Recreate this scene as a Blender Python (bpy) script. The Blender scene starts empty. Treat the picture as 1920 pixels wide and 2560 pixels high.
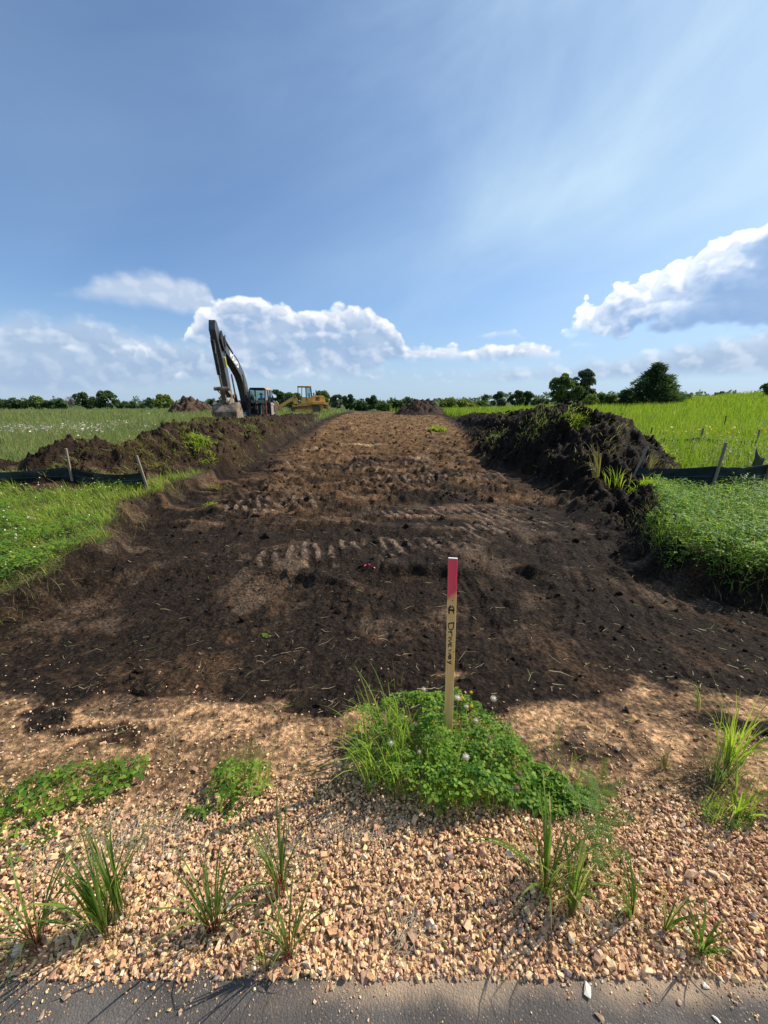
import bpy, bmesh, math, random
import numpy as np
from mathutils import Vector, Matrix
R = math.radians
rng = np.random.default_rng(11)
random.seed(5)
scene = bpy.context.scene
COL = scene.collection

# ------------------------------------------------------------------ camera
CAM_H, PITCH, FPX = 1.6, R(15.8), 962.0
cam_data = bpy.data.cameras.new('camera')
cam_data.sensor_fit = 'VERTICAL'
cam_data.sensor_height = 2560.0 / 100
cam_data.lens = FPX / 100
cam_data.clip_start = 0.02
cam_data.clip_end = 8000
cam = bpy.data.objects.new('camera', cam_data)
cam.location = (0, 0, CAM_H)
cam.rotation_euler = (math.pi / 2 - PITCH, 0, 0)
COL.objects.link(cam)
scene.camera = cam

# ------------------------------------------------------------------ node helper
class S:
    """a socket that can be added, multiplied ... to build node maths"""
    def __init__(s, nt, sock): s.nt, s.k = nt, sock
    def _m(s, op, *a, clamp=False):
        n = s.nt.nodes.new('ShaderNodeMath'); n.operation = op; n.use_clamp = clamp
        for i, v in enumerate((s,) + a):
            if isinstance(v, S): s.nt.links.new(v.k, n.inputs[i])
            else: n.inputs[i].default_value = v
        return S(s.nt, n.outputs[0])
    def __add__(s, o): return s._m('ADD', o)
    __radd__ = __add__
    def __mul__(s, o): return s._m('MULTIPLY', o)
    __rmul__ = __mul__
    def __sub__(s, o): return s._m('SUBTRACT', o)
    def __rsub__(s, o): return (s * -1.0) + o
    def __truediv__(s, o): return s._m('DIVIDE', o)
    def __pow__(s, o): return s._m('POWER', o)
    def min(s, o): return s._m('MINIMUM', o)
    def max(s, o): return s._m('MAXIMUM', o)
    def clamp(s): return s._m('ADD', 0.0, clamp=True)
    def sin(s): return s._m('SINE')
    def abs(s): return s._m('ABSOLUTE')
    def smooth(s, a, b, lo=0.0, hi=1.0):
        n = s.nt.nodes.new('ShaderNodeMapRange'); n.interpolation_type = 'SMOOTHSTEP'
        s.nt.links.new(s.k, n.inputs[0])
        for i, v in zip((1, 2, 3, 4), (a, b, lo, hi)): n.inputs[i].default_value = v
        return S(s.nt, n.outputs[0])

def nd(nt, typ, **kw):
    n = nt.nodes.new(typ)
    for k, v in kw.items():
        if k.startswith('_'): n.inputs[k[1:].replace('_', ' ')].default_value = v
        else: setattr(n, k, v)
    return n
def lk(nt, a, b):
    nt.links.new(a.k if isinstance(a, S) else a, b)
def noise(nt, vec, scale, detail=4, rough=0.5, dist=0.0, col=False, dim='3D'):
    n = nd(nt, 'ShaderNodeTexNoise', noise_dimensions=dim)
    n.inputs['Scale'].default_value = scale; n.inputs['Detail'].default_value = detail
    n.inputs['Roughness'].default_value = rough; n.inputs['Distortion'].default_value = dist
    if vec is not None: lk(nt, vec, n.inputs['Vector'])
    return n.outputs['Color'] if col else S(nt, n.outputs[0])
def voro(nt, vec, scale, feature='F1', out='Distance', smooth=None, dim='3D'):
    n = nd(nt, 'ShaderNodeTexVoronoi', feature=feature, voronoi_dimensions=dim)
    n.inputs['Scale'].default_value = scale
    if smooth is not None: n.inputs['Smoothness'].default_value = smooth
    if vec is not None: lk(nt, vec, n.inputs['Vector'])
    return S(nt, n.outputs[out])
def mix(nt, fac, a, b, blend='MIX'):
    n = nd(nt, 'ShaderNodeMix', data_type='RGBA', blend_type=blend)
    for s, v in ((n.inputs[0], fac), (n.inputs[6], a), (n.inputs[7], b)):
        if isinstance(v, S): lk(nt, v, s)
        elif hasattr(v, 'is_output'): lk(nt, v, s)
        elif isinstance(v, (int, float)): s.default_value = v
        else: s.default_value = (*v, 1.0)[:4]
    return n.outputs[2]
def ramp(nt, fac, stops, interp='LINEAR'):
    n = nd(nt, 'ShaderNodeValToRGB'); cr = n.color_ramp; cr.interpolation = interp
    while len(cr.elements) < len(stops): cr.elements.new(0.5)
    for e, (p, c) in zip(cr.elements, stops): e.position = p; e.color = (*c, 1.0)
    lk(nt, fac, n.inputs[0])
    return n.outputs[0]

# ------------------------------------------------------------------ world: sky and clouds
SUN_AZ, SUN_EL = R(67.5), R(43.5)      # azimuth clockwise from +Y
def pix_dir(px, py):
    u = (px - 960) / FPX; v = (py - 1280) / FPX
    c, s = math.cos(PITCH), math.sin(PITCH)
    return np.array([u, c - v * s, -s - v * c])
def azel(px, py):
    d = pix_dir(px, py); d = d / np.linalg.norm(d)
    return math.degrees(math.atan2(d[0], d[1])), math.degrees(math.asin(d[2]))

world = bpy.data.worlds.new('World'); scene.world = world; world.use_nodes = True
wt = world.node_tree; wt.nodes.clear()
w_out = nd(wt, 'ShaderNodeOutputWorld'); w_bg = nd(wt, 'ShaderNodeBackground')
w_bg.inputs['Strength'].default_value = 0.1
sky = nd(wt, 'ShaderNodeTexSky', sky_type='NISHITA', sun_disc=False)
sky.sun_elevation = SUN_EL; sky.sun_rotation = SUN_AZ
sky.air_density = 1.0; sky.dust_density = 0.7; sky.ozone_density = 2.2; sky.altitude = 200
tc = nd(wt, 'ShaderNodeTexCoord')
DIR = tc.outputs['Generated']
sep = nd(wt, 'ShaderNodeSeparateXYZ'); lk(wt, DIR, sep.inputs[0])
dx, dy, dz = (S(wt, sep.outputs[i]) for i in range(3))
AZ = dx._m('ARCTAN2', dy) * 57.29578
EL = dz._m('ARCSINE') * 57.29578
def vec3(nt, a, b, c=0.0):
    n = nd(nt, 'ShaderNodeCombineXYZ')
    for i, v in enumerate((a, b, c)):
        if isinstance(v, S): lk(nt, v, n.inputs[i])
        else: n.inputs[i].default_value = v
    return n.outputs[0]
def fcurve(nt, x, pts):
    """piecewise curve through (x, y) points given in degrees"""
    xs = [p[0] for p in pts]; ys = [p[1] for p in pts]
    x0, x1, y0, y1 = min(xs), max(xs), min(ys) - 1, max(ys) + 1
    n = nd(nt, 'ShaderNodeFloatCurve'); cv = n.mapping.curves[0]
    P = [((a - x0) / (x1 - x0), (b - y0) / (y1 - y0)) for a, b in sorted(pts)]
    while len(cv.points) < len(P): cv.points.new(0.5, 0.5)
    for q, (a, b) in zip(cv.points, P): q.location = (a, b)
    n.mapping.update()
    t = (x - x0) / (x1 - x0)
    lk(nt, t.clamp(), n.inputs['Value'])
    return S(nt, n.outputs[0]) * (y1 - y0) + y0
skycol = sky.outputs[0]
# slight pull of the whole sky towards a softer periwinkle blue (thin high haze)
skycol = mix(wt, 1.0, skycol, (0.74, 0.93, 1.15), 'MULTIPLY')
# thin high cirrus veil, streaks running from lower left to upper right
V1 = vec3(wt, AZ * 0.016 + EL * 0.016, EL * 0.042 - AZ * 0.020)
veil = noise(wt, V1, 1.3, 6, 0.52, 0.35, dim='2D')
veil2 = noise(wt, vec3(wt, AZ * 0.02 + 4.0, EL * 0.12 - AZ * 0.030), 1.2, 3, 0.5, 0.1, dim='2D')
vm = 0.14 + veil.smooth(0.15, 0.85) * 0.30 + veil2.smooth(0.25, 0.9) * 0.09
vm = vm * EL.smooth(5, 20, 0.35, 1.0) * AZ.smooth(-30, 48, 0.40, 2.5) * AZ.smooth(60, 170, 1.0, 0.6)
skycol = mix(wt, vm.clamp(), skycol, (5.0, 6.7, 8.1))
# pale band of haze low over the horizon
hz = EL.smooth(-1, 14, 0.72, 0.0)
skycol = mix(wt, hz, skycol, (3.9, 5.1, 6.8))

def cloud_field(da, de):
    v = vec3(wt, (AZ + da) * 0.05, (EL + de) * 0.0675)
    n1 = noise(wt, v, 3.2, 6, 0.56, 0.2, dim='2D')
    b = voro(wt, v, 8.0, 'SMOOTH_F1', smooth=0.3, dim='2D')
    b2 = voro(wt, v, 21.0, 'F1', dim='2D')
    return (n1 - 0.5) * 1.5 + (0.40 - b) * 0.95 + (0.42 - b2) * 0.32
n0 = cloud_field(0.0, 0.0); nL = cloud_field(0.7, 0.6)
soft_inner = noise(wt, vec3(wt, AZ * 0.05, EL * 0.09), 3.6, 4, 0.5, dim='2D').smooth(0.35, 0.7)
litN = ((n0 - nL) * 2.0 + 0.12).clamp()

def cloud_layer(base, top, bot, amp, scale, bright, shade, seed, soft=0.8, opacity=1.0, thick=4.0, ysc=1.35, rimk=1.0, dens=None, deep=0.35, innerk=0.16, softb=1.6):
    """top / bot: curves of elevation over azimuth, roughened by billowing noise"""
    T = fcurve(wt, AZ, top); B = fcurve(wt, AZ, bot)
    dtop = T - EL + n0 * amp
    dbot = (EL - B) + n0 * amp * 0.45
    a = dtop.smooth(0.0, soft) * dbot.smooth(0.0, softb)
    if dens is not None: a = a * dens
    lit = litN
    rim = dtop.smooth(0.0, thick, 1.0, 0.0) * rimk
    inner = soft_inner
    br = (rim * 0.7 + lit * 0.75 * dtop.smooth(0, thick * 2.0, 1.0, deep) + inner * innerk).clamp()
    col = mix(wt, br, shade, bright)
    fac = a * opacity
    return mix(wt, fac.clamp(), base, col)

def C(*pts):  # pixels of the photograph -> azimuth / elevation control points
    return [azel(*p) for p in pts]
# far low grey-blue stratus, left and right along the horizon
skycol = cloud_layer(skycol,
    [(-180, 9), (-120, 7), (-80, 12)] + C((-300, 780), (0, 765), (130, 775), (280, 800), (400, 830), (520, 850), (700, 900), (900, 915), (1100, 925), (1300, 905), (1500, 890), (1700, 850), (1920, 810)) + [(60, 12), (110, 9), (180, 9)],
    [(-180, 2)] + C((-300, 1000), (300, 985), (700, 960), (960, 960), (1300, 965), (1920, 950)) + [(180, 2)],
    1.0, 1.6, (6.0, 6.8, 7.7), (3.1, 4.2, 5.9), 7.7, soft=2.0, opacity=0.92, thick=3.0, rimk=0.55)
# flat lens-shaped veil upper left
skycol = cloud_layer(skycol,
    C((120, 735), (170, 715), (240, 685), (330, 668), (420, 672), (500, 690), (540, 745), (570, 795)),
    C((120, 738), (200, 757), (300, 770), (400, 782), (500, 800), (570, 800)),
    0.8, 2.0, (5.8, 6.4, 7.4), (4.2, 5.2, 6.6), 2.2, soft=1.6, opacity=0.78, thick=9, rimk=0.5)
# long cumulus bank in the middle
skycol = cloud_layer(skycol,
    [(-60, -3), (-30, -3)] + C((455, 960), (470, 800), (520, 765), (600, 736), (690, 752), (760, 772), (830, 756), (900, 768), (960, 790), (1000, 820), (1015, 850), (1080, 862), (1150, 868), (1230, 862), (1290, 862), (1350, 866), (1395, 880), (1430, 960)) + [(40, -3), (80, -3)],
    C((440, 850), (520, 880), (620, 945), (760, 940), (880, 945), (1000, 915), (1100, 912), (1250, 910), (1400, 905)),
    1.25, 3.4, (8.4, 8.6, 8.9), (2.9, 4.1, 6.0), 4.4, soft=0.55, opacity=0.93, thick=2.3)
# big shaded cloud on the right with a bright rim
skycol = cloud_layer(skycol,
    [(5, -4)] + C((1385, 900), (1400, 822), (1440, 782), (1490, 742), (1560, 712), (1620, 680), (1680, 650), (1740, 612), (1800, 585), (1860, 560), (1900, 545), (1960, 500), (2100, 430)) + [(60, 33), (75, 22), (95, 3), (120, -4)],
    C((1385, 850), (1420, 838), (1480, 842), (1550, 858), (1610, 818), (1660, 822), (1700, 838), (1760, 815), (1850, 832), (1920, 818), (2100, 790)) + [(75, 9), (100, 9)],
    2.7, 3.0, (9.2, 9.6, 10.0), (2.3, 3.7, 6.1), 9.3, soft=0.5, opacity=0.95, thick=5.2, deep=0.10, innerk=0.20, softb=1.2)
# the shaded body of that cloud, lower right
skycol = cloud_layer(skycol,
    [(5, -4), (30, -4)] + C((1600, 900), (1650, 800), (1700, 742), (1760, 690), (1830, 640), (1900, 590), (1970, 545), (2100, 480)) + [(62, 29), (75, 19), (95, 0), (120, -4)],
    C((1640, 850), (1700, 836), (1800, 815), (1900, 826), (2100, 800)) + [(75, 9), (100, 9)],
    2.6, 3.0, (4.3, 5.6, 7.6), (2.5, 3.9, 6.3), 9.3, soft=1.3, opacity=0.92, thick=2.4, deep=0.1, innerk=0.12, softb=1.2)
skycol = cloud_layer(skycol,
    C((1560, 870), (1600, 812), (1650, 795), (1700, 812), (1745, 830), (1790, 880)), C((1590, 832), (1650, 842), (1740, 836)),
    1.2, 3.0, (4.6, 5.7, 7.5), (2.7, 4.0, 6.3), 9.3, soft=0.8, opacity=0.9, thick=1.0, deep=0.1, innerk=0.1, softb=0.8)
# small separate puffs
for (x0, x1, yt, yb, sd) in ((1185, 1320, 822, 850, 1.2), (722, 885, 825, 852, 5.1), (1420, 1520, 852, 872, 8.4), (260, 400, 858, 892, 3.3), (425, 490, 925, 958, 6.1), (700, 790, 915, 955, 6.6), (330, 375, 855, 905, 4.1), (120, 250, 862, 892, 4.4), (560, 640, 900, 935, 4.9), (930, 1010, 862, 885, 1.1), (1560, 1700, 868, 900, 2.1), (1780, 1990, 838, 872, 2.7), (10, 90, 838, 858, 2.9)):
    xm = (x0 + x1) / 2
    lens = yb < 860 and x0 < 900
    skycol = cloud_layer(skycol,
        C((x0 - 30, yb + 60), (x0, yb - 4), (xm, yt), (x1, yb - 5), (x1 + 30, yb + 60)),
        C((x0, yb), (xm, yb), (x1, yb)),
        0.75 if not lens else 0.3, 4.5, (8.0, 8.3, 8.9), (4.6, 5.5, 7.0), sd, soft=0.7, opacity=0.6 if yb > 880 else 0.85, thick=1.2)
lk(wt, skycol, w_bg.inputs['Color']); lk(wt, w_bg.outputs[0], w_out.inputs[0])
world.cycles.sampling_method = 'MANUAL'; world.cycles.sample_map_resolution = 512

sun_d = bpy.data.lights.new('sun', 'SUN'); sun_d.energy = 5.0; sun_d.angle = R(0.53); sun_d.color = (1.0, 0.93, 0.82)
sun = bpy.data.objects.new('sun', sun_d); COL.objects.link(sun)
SUNDIR = Vector((math.sin(SUN_AZ) * math.cos(SUN_EL), math.cos(SUN_AZ) * math.cos(SUN_EL), math.sin(SUN_EL)))
sun.rotation_euler = SUNDIR.to_track_quat('Z', 'Y').to_euler()
sun.location = (20, 10, 30)
vs = scene.view_settings
vs.view_transform = 'Standard'; vs.look = 'None'; vs.gamma = 1; vs.use_curve_mapping = False
vs.exposure = 0.30
scene.render.engine = 'CYCLES'
scene.cycles.max_bounces = 6; scene.cycles.diffuse_bounces = 3; scene.cycles.transmission_bounces = 4
scene.cycles.transparent_max_bounces = 8
scene.cycles.use_denoising = True

# ------------------------------------------------------------------ numpy noise
_perm = np.random.default_rng(3).permutation(4096)
_grad = np.random.default_rng(4).random(4096) * 2 * math.pi
_gx, _gy = np.cos(_grad), np.sin(_grad)
def _h(ix, iy, seed): return _perm[(_perm[(ix + seed * 131) & 4095] + iy) & 4095]
def pn(x, y, seed=0):
    x = np.asarray(x, float); y = np.asarray(y, float)
    ix = np.floor(x).astype(np.int64); iy = np.floor(y).astype(np.int64)
    fx = x - ix; fy = y - iy
    u = fx * fx * fx * (fx * (fx * 6 - 15) + 10); v = fy * fy * fy * (fy * (fy * 6 - 15) + 10)
    def g(a, b):
        k = _h(ix + a, iy + b, seed); return _gx[k] * (fx - a) + _gy[k] * (fy - b)
    return ((g(0, 0) * (1 - u) + g(1, 0) * u) * (1 - v) + (g(0, 1) * (1 - u) + g(1, 1) * u) * v) * 1.5
def fbm(x, y, sc, oc=4, seed=0, gain=0.5):
    r = 0; a = 1.0; f = 1.0 / sc
    for i in range(oc):
        r = r + a * pn(x * f, y * f, seed + i); a *= gain; f *= 2.03
    return r
def lumps(x, y, cell, seed=0, fill=0.6):
    """height of rounded lumps scattered one per cell (0 where there is none)"""
    X = x / cell; Y = y / cell
    ix = np.floor(X).astype(np.int64); iy = np.floor(Y).astype(np.int64)
    out = np.zeros_like(X)
    for a in (-1, 0, 1):
        for b in (-1, 0, 1):
            k = _h(ix + a, iy + b, seed)
            cx = ix + a + (k % 61) / 61.0; cy = iy + b + ((k * 7) % 53) / 53.0
            r = 0.18 + 0.5 * ((k * 13) % 97) / 97.0
            on = ((k * 29) % 101) / 101.0 < fill
            d = np.hypot(X - cx, (Y - cy) * (0.8 + 0.5 * ((k * 3) % 11) / 11.0)) / r
            out = np.maximum(out, np.where(on, r * np.sqrt(np.clip(1 - d * d, 0, 1)), 0))
    return out * cell
def sstep(x, a, b):
    t = np.clip((x - a) / (b - a), 0, 1); return t * t * (3 - 2 * t)
def seg_dist(x, y, P, vals=None):
    """distance to a polyline and the value interpolated along it"""
    best = np.full(np.shape(x), 1e9); bv = [np.zeros(np.shape(x)) for _ in (vals or [])]
    for i in range(len(P) - 1):
        (x0, y0), (x1, y1) = P[i], P[i + 1]
        ex, ey = x1 - x0, y1 - y0
        t = np.clip(((x - x0) * ex + (y - y0) * ey) / (ex * ex + ey * ey), 0, 1)
        d = np.hypot(x - x0 - t * ex, y - y0 - t * ey)
        m = d < best; best = np.where(m, d, best)
        for j, v in enumerate(vals or []):
            bv[j] = np.where(m, v[i] * (1 - t) + v[i + 1] * t, bv[j])
    return (best, *bv) if vals else best
def inside(x, y, P):
    c = np.zeros(np.shape(x), bool); n = len(P)
    for i in range(n):
        (x0, y0), (x1, y1) = P[i], P[(i + 1) % n]
        if y0 == y1: continue
        m = ((y0 > y) != (y1 > y)) & (x < (x1 - x0) * (y - y0) / (y1 - y0) + x0)
        c ^= m
    return c
def sdf(x, y, P):   # positive inside
    d = seg_dist(x, y, P + [P[0]])
    return np.where(inside(x, y, P), d, -d)

# ------------------------------------------------------------------ lie of the land
EXC = [(-14, 0.2), (-14, 2.0), (-6, 2.3), (-3.15, 2.75), (-3.2, 3.47), (-3.35, 4.41), (-3.75, 5.27), (-4.2, 6.2), (-4.1, 6.9),
       (-4.2, 8), (-4.1, 10), (-4.6, 15), (-5.0, 20), (-5.6, 34), (-5.9, 66), (7.6, 66), (7.0, 41), (5.7, 22), (4.6, 15), (4.0, 11),
       (3.9, 9), (4.3, 7.6), (4.6, 6.9), (3.78, 5.4), (3.32, 4.4), (3.25, 3.9), (3.42, 3.3), (4.1, 2.85), (6, 2.45), (14, 2.2), (14, 0.2)]
L_RIDGE = [(-6.1, 7.9), (-5.7, 9.6), (-5.6, 10.8), (-6.3, 15), (-6.7, 20), (-7.1, 28), (-7.6, 36), (-8.0, 45)]
L_H = [0.32, 0.85, 0.98, 0.90, 0.78, 0.66, 0.42, 0.15]
L_W = [1.3, 1.7, 1.9, 1.9, 1.9, 1.9, 1.9, 1.6]
M_RIDGE = [(-7.75, 9.7), (-7.3, 9.7)]
ML_RIDGE = [(-10.5, 9.0), (-9.0, 9.2), (-8.0, 9.4), (-7.0, 9.0), (-6.1, 8.8)]
R_RIDGE = [(4.95, 8.3), (5.55, 9.9), (5.25, 11.0), (5.15, 12.8), (5.6, 16), (6.5, 22), (7.5, 30), (8.4, 38)]
R_H = [0.70, 1.22, 1.46, 1.42, 1.22, 0.92, 0.72, 0.4]
R_W = [1.5, 1.9, 2.2, 2.2, 2.1, 1.9, 1.8, 1.6]
def ridge(x, y, P, H, Wd, sharp=0.9):
    d, h, w = seg_dist(x, y, P, [H, Wd])
    t = d / w
    return h * np.clip(1.08 - np.sqrt(t * t * sharp + 0.0064) * 1.0 - 0.16 * t * t, 0, None)
def n_(x, y): return fbm(x, y, 0.6, 2, 141)
def land(x, y, fine=True):
    """height, soil colour and zone masks at ground points"""
    x = np.asarray(x, float); y = np.asarray(y, float)
    wx = x + 0.16 * fbm(x, y, 0.9, 3, 21) + 0.05 * pn(x * 7, y * 7, 31)
    wy = y + 0.12 * fbm(x, y, 0.9, 3, 25) + 0.05 * pn(x * 7, y * 7, 33)
    sd = sdf(wx, wy, EXC)
    near = sstep(y, 1.2, 3.2)
    pit = -0.22 * near * (1 - sstep(y, 18, 45)) + 0.2 * sstep(y, 20, 50)
    field = 0.03 + 0.07 * (x > 2) * sstep(y, 2.2, 3.4) * (1 - sstep(y, 8, 12)) + 0.2 * sstep(y, 20, 50) * (1 - sstep(x, 5, 12) * 0.0)
    field = field + 0.00080 * np.clip(x - 4, 0, 60) ** 2 * sstep(y, 8, 30)
    e = sstep(sd, -0.10, 0.16)
    z = field * (1 - e) + pit * e
    # strip left bare where the gravel meets the soil: no step beside the path
    front = 1 - sstep(y, 1.9, 2.6)
    z = z * (1 - front) + (-0.22 * near) * front
    nb = 0.16 * fbm(x, y, 1.6, 3, 41)
    lb = ridge(wx + nb, wy, L_RIDGE, L_H, L_W)
    mb = np.maximum(ridge(wx, wy, M_RIDGE, [0.78, 0.62], [1.25, 1.2], 0.7), ridge(wx, wy, ML_RIDGE, [0.16, 0.22, 0.35, 0.42, 0.35], [0.8, 0.8, 0.9, 0.9, 0.9]))
    rb = ridge(wx + nb, wy + nb, R_RIDGE, R_H, R_W)
    # low dark bank between the heap and the clover on the right
    bk = ridge(wx, wy, [(4.4, 7.9), (4.05, 6.9), (3.75, 5.9), (3.5, 5.0), (3.3, 4.3)], [0.48, 0.36, 0.28, 0.18, 0.04], [1.0, 0.9, 0.75, 0.6, 0.45])
    heap = np.maximum.reduce([lb, mb, rb, bk])
    z = z + heap
    g_edge = 1.16 + 0.12 * fbm(x, y * 0 + 3.3, 0.7, 3, 51) + 0.16 * np.exp(-((x - 0.35) / 0.5) ** 2) - 0.05 * np.exp(-((x - 0.9) / 0.25) ** 2)
    gravel = 1 - sstep(y - g_edge, -0.08, 0.16)
    asph = y < 0.705
    soil = np.maximum(np.maximum(sstep(sd, -0.13, -0.06), front), sstep(heap, 0.03, 0.10)) * (1 - gravel)
    info = dict(sd=sd, e=e, lb=lb, mb=mb, rb=rb, bk=bk, heap=heap, gravel=gravel, soil=soil, front=front)
    if not fine:
        return z, info
    hp = sstep(heap, 0.05, 0.3)
    tan_near = sstep(fbm(x * 0.8, y * 1.6, 0.55, 4, 61) + 0.95 - 2.2 * sstep(y, 1.35, 2.45), -0.05, 0.35) * (1 - sstep(y, 1.9, 2.7))
    drive = sstep(sd, 0.2, 1.6) * sstep(y, 4.6, 7.5)
    far = sstep(y, 9, 22)
    mid_k = sstep(fbm(x * 0.7, y * 1.3, 1.5, 4, 71) - 0.16 + 0.50 * sstep(y, 6, 9) + 0.45 * far, -0.05, 0.45) * drive * (1 - hp)
    fp = sstep(1.15 - np.hypot((x - 1.6) / 1.75, (y - 6.15) / 1.05) + 0.25 * n_(x, y), 0, 0.3) * (1 - hp)
    rough = (1 - 0.85 * fp) * (0.45 + 0.95 * drive + 1.5 * hp) * (1 - 0.72 * tan_near) * soil
    gb = sstep(y, 2.0, 3.0)
    z = z + rough * (0.055 * fbm(x, y, 1.1, 2, 81) + (0.048 + 0.02 * hp) * fbm(x, y, 0.33, 2, 83) * gb + (0.020 + 0.016 * hp + 0.014 * drive) * fbm(x, y, 0.11, 2, 87) + 0.008 * pn(x * 32, y * 32, 89))
    z = z + (1 - 0.9 * fp) * soil * (1 - tan_near * 0.8) * (0.35 * lumps(x, y, 0.07, 5, 0.45) * (y < 9) + (0.22 + 0.22 * hp + 0.20 * drive) * lumps(x, y, 0.19, 7, 0.50) * gb)
    z = z + (1 - 0.95 * fp) * soil * (drive * (1 - far * 0.3) + 0.10 * hp) * 0.26 * lumps(x, y, 0.42, 9, 0.32) * sstep(y, 6, 9)
    z = z + 0.5 * lumps(x, y, 1.1, 12, 0.5) * hp * 0.15 + 0.10 * hp * fbm(x, y, 0.7, 3, 701)
    # erosion runnels down the flanks of the heaps
    z = z - hp * 0.05 * np.abs(pn(x * 1.1 + 5, y * 2.6, 95))
    # drag marks of the blade, lengthwise over the stripped ground
    ang = x * 2.2 - y * 0.35 + 0.5 * fbm(x, y, 1.2, 2, 96)
    scrape = pn(ang * 3.0, y * 0.55, 97) + 0.6 * pn(ang * 7.0, y * 0.8, 98)
    z = z + 0.020 * scrape * soil * sstep(y, 2.0, 2.6) * (1 - sstep(y, 5.0, 6.5))
    # a scraped ledge that crosses the black soil
    led = (y - 3.75 - 0.25 * fbm(x, y * 0, 0.9, 3, 99) - 0.05 * x)
    z = z + 0.10 * sstep(led, -0.04, 0.05) * (1 - sstep(led, 0.05, 1.2)) * sstep(fbm(x, y, 1.3, 2, 100), -0.3, 0.2) * soil * (np.abs(x) < 5)
    led2 = (y - 5.3 - 0.2 * fbm(x, y * 0, 0.8, 3, 199) + 0.1 * x)
    z = z - 0.05 * np.exp(-(led2 / 0.12) ** 2) * soil * sstep(fbm(x, y, 0.8, 2, 101), -0.2, 0.2)
    # cleat prints of the tracks
    def cleats(px, py, dirx, diry, halfw, length, pitch, seed):
        a = (x - px) * dirx + (y - py) * diry; b = -(x - px) * diry + (y - py) * dirx
        m = sstep(halfw - np.abs(b + 0.1 * pn(a, a * 0, seed)), 0, 0.12) * sstep(length - np.abs(a), 0, 0.4) * sstep(pn(x * 1.6, y * 1.6, seed + 1), -0.45, 0.05)
        s_ = np.sin((a + 0.05 * pn(x * 3, y * 3, seed + 2)) * 2 * math.pi / pitch)
        return m, s_
    cl_m = np.zeros_like(z); cl_s = np.zeros_like(z)
    for args in ((1.7, 6.15, 0.93, 0.36, 0.85, 1.25, 0.15, 300), (0.3, 6.3, 0.95, 0.31, 0.35, 1.0, 0.15, 310), (-1.9, 7.0, 0.96, 0.25, 0.6, 1.2, 0.165, 320), (-0.2, 4.6, 0.97, 0.22, 0.45, 1.6, 0.17, 325),
                 (1.2, 9.5, 0.97, 0.24, 0.32, 2.6, 0.19, 330), (-0.6, 10.8, 0.97, -0.2, 0.3, 2.4, 0.19, 340), (1.8, 12.2, 0.96, 0.28, 0.3, 2.0, 0.2, 350),
                 (-1.5, 13.5, 0.7, 0.7, 0.3, 3.0, 0.2, 360), (1.9, 15.5, 0.3, 0.95, 0.3, 4.0, 0.22, 370), (0.2, 9.2, 0.95, 0.3, 0.3, 1.8, 0.2, 380)):
        m, s_ = cleats(*args); k = m > cl_m
        cl_s = np.where(k, s_, cl_s); cl_m = np.maximum(cl_m, m)
    cl_m = cl_m * soil * (1 - hp)
    streak = fbm(x * 0.30 + y * 0.05, y * 1.5, 0.45, 4, 131) * sstep(y, 4.8, 6.0) * (1 - sstep(y, 13, 18)) * soil * (1 - hp)
    z = z + 0.03 * streak
    z = z + cl_m * (0.010 * np.sign(cl_s) * np.abs(cl_s) ** 0.7)
    # soil colours (the soil's own, save the shade put into the right heap)
    n1 = fbm(x, y, 0.8, 4, 111); n2 = fbm(x, y, 0.12, 3, 113); n3 = fbm(x, y, 0.3, 3, 117)
    def c3(a): return np.array(a)[None, :]
    k = lambda a: a.ravel()[:, None]
    black = c3((0.0185, 0.0125, 0.0090)); brown = c3((0.054, 0.032, 0.019)); clay = c3((0.125, 0.070, 0.032)); tan = c3((0.40, 0.245, 0.135)); grey = c3((0.20, 0.142, 0.106))
    gravc = c3((0.46, 0.31, 0.18)); turf = c3((0.055, 0.06, 0.022)); orange = c3((0.235, 0.142, 0.064))
    col = black + (brown - black) * k(sstep(n1 + 0.5 * n2, 0.0, 0.9)) + 0 * c3((1, 1, 1))
    col = col + (brown * 0.8 - col) * k(hp * 0.35 * sstep(n3, -0.3, 0.6) + (lb > 0.1) * 0.3)
    col = col * (1 - 0.42 * k(sstep(np.maximum(rb, bk), 0.03, 0.25)))  # right heap and bank colour lowered to offset sky fill in their shade
    col = col + (clay - col) * k(np.clip(mid_k * (0.55 + 0.45 * sstep(n3, -0.4, 0.4)) * (0.60 + 0.40 * sstep(y, 9, 16)), 0, 1))
    col = col + (orange - col) * k(mid_k * sstep(y, 14, 30) * sstep(n1 + n3 * 0.5, -0.1, 0.6) * 0.8)
    col = col + (grey - col) * k(cl_m * sstep(cl_s, -0.1, 0.7) * 0.75 * (1 - 0.5 * far) * sstep(n3 + 0.5 * n2 + 0.15, -0.2, 0.4))
    col = col * (1 + 0.55 * k(np.clip(streak, -0.9, 1.2))) + (c3((0.16, 0.095, 0.055)) - col) * k(sstep(streak, 0.25, 0.6) * 0.45)
    dry = sstep(n1 + 0.7 * n3 - 0.15, 0.1, 0.8) * sstep(y, 2.3, 3.0) * (1 - sstep(y, 8, 10)) * soil
    col = col + (c3((0.085, 0.062, 0.046)) - col) * k(dry * 0.55 * (1 - hp))
    tmix = np.clip(tan_near * (0.45 + 0.6 * sstep(n3 + n2 * 0.6 + 0.25 * fbm(x * 0.5, y * 2.2, 0.16, 3, 119), -0.35, 0.45)), 0, 1)
    mudk = sstep(fbm(x * 0.55, y * 1.7, 0.33, 4, 121) + 0.25 * n2 - 0.62 + 0.75 * sstep(y, 1.25, 2.1), -0.05, 0.25) * 0.85
    tmix = tmix * (1 - mudk * 0.85)
    col = col + (tan * (0.8 + 0.2 * k(sstep(n2, -0.5, 0.5))) - col) * k(tmix)
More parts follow.
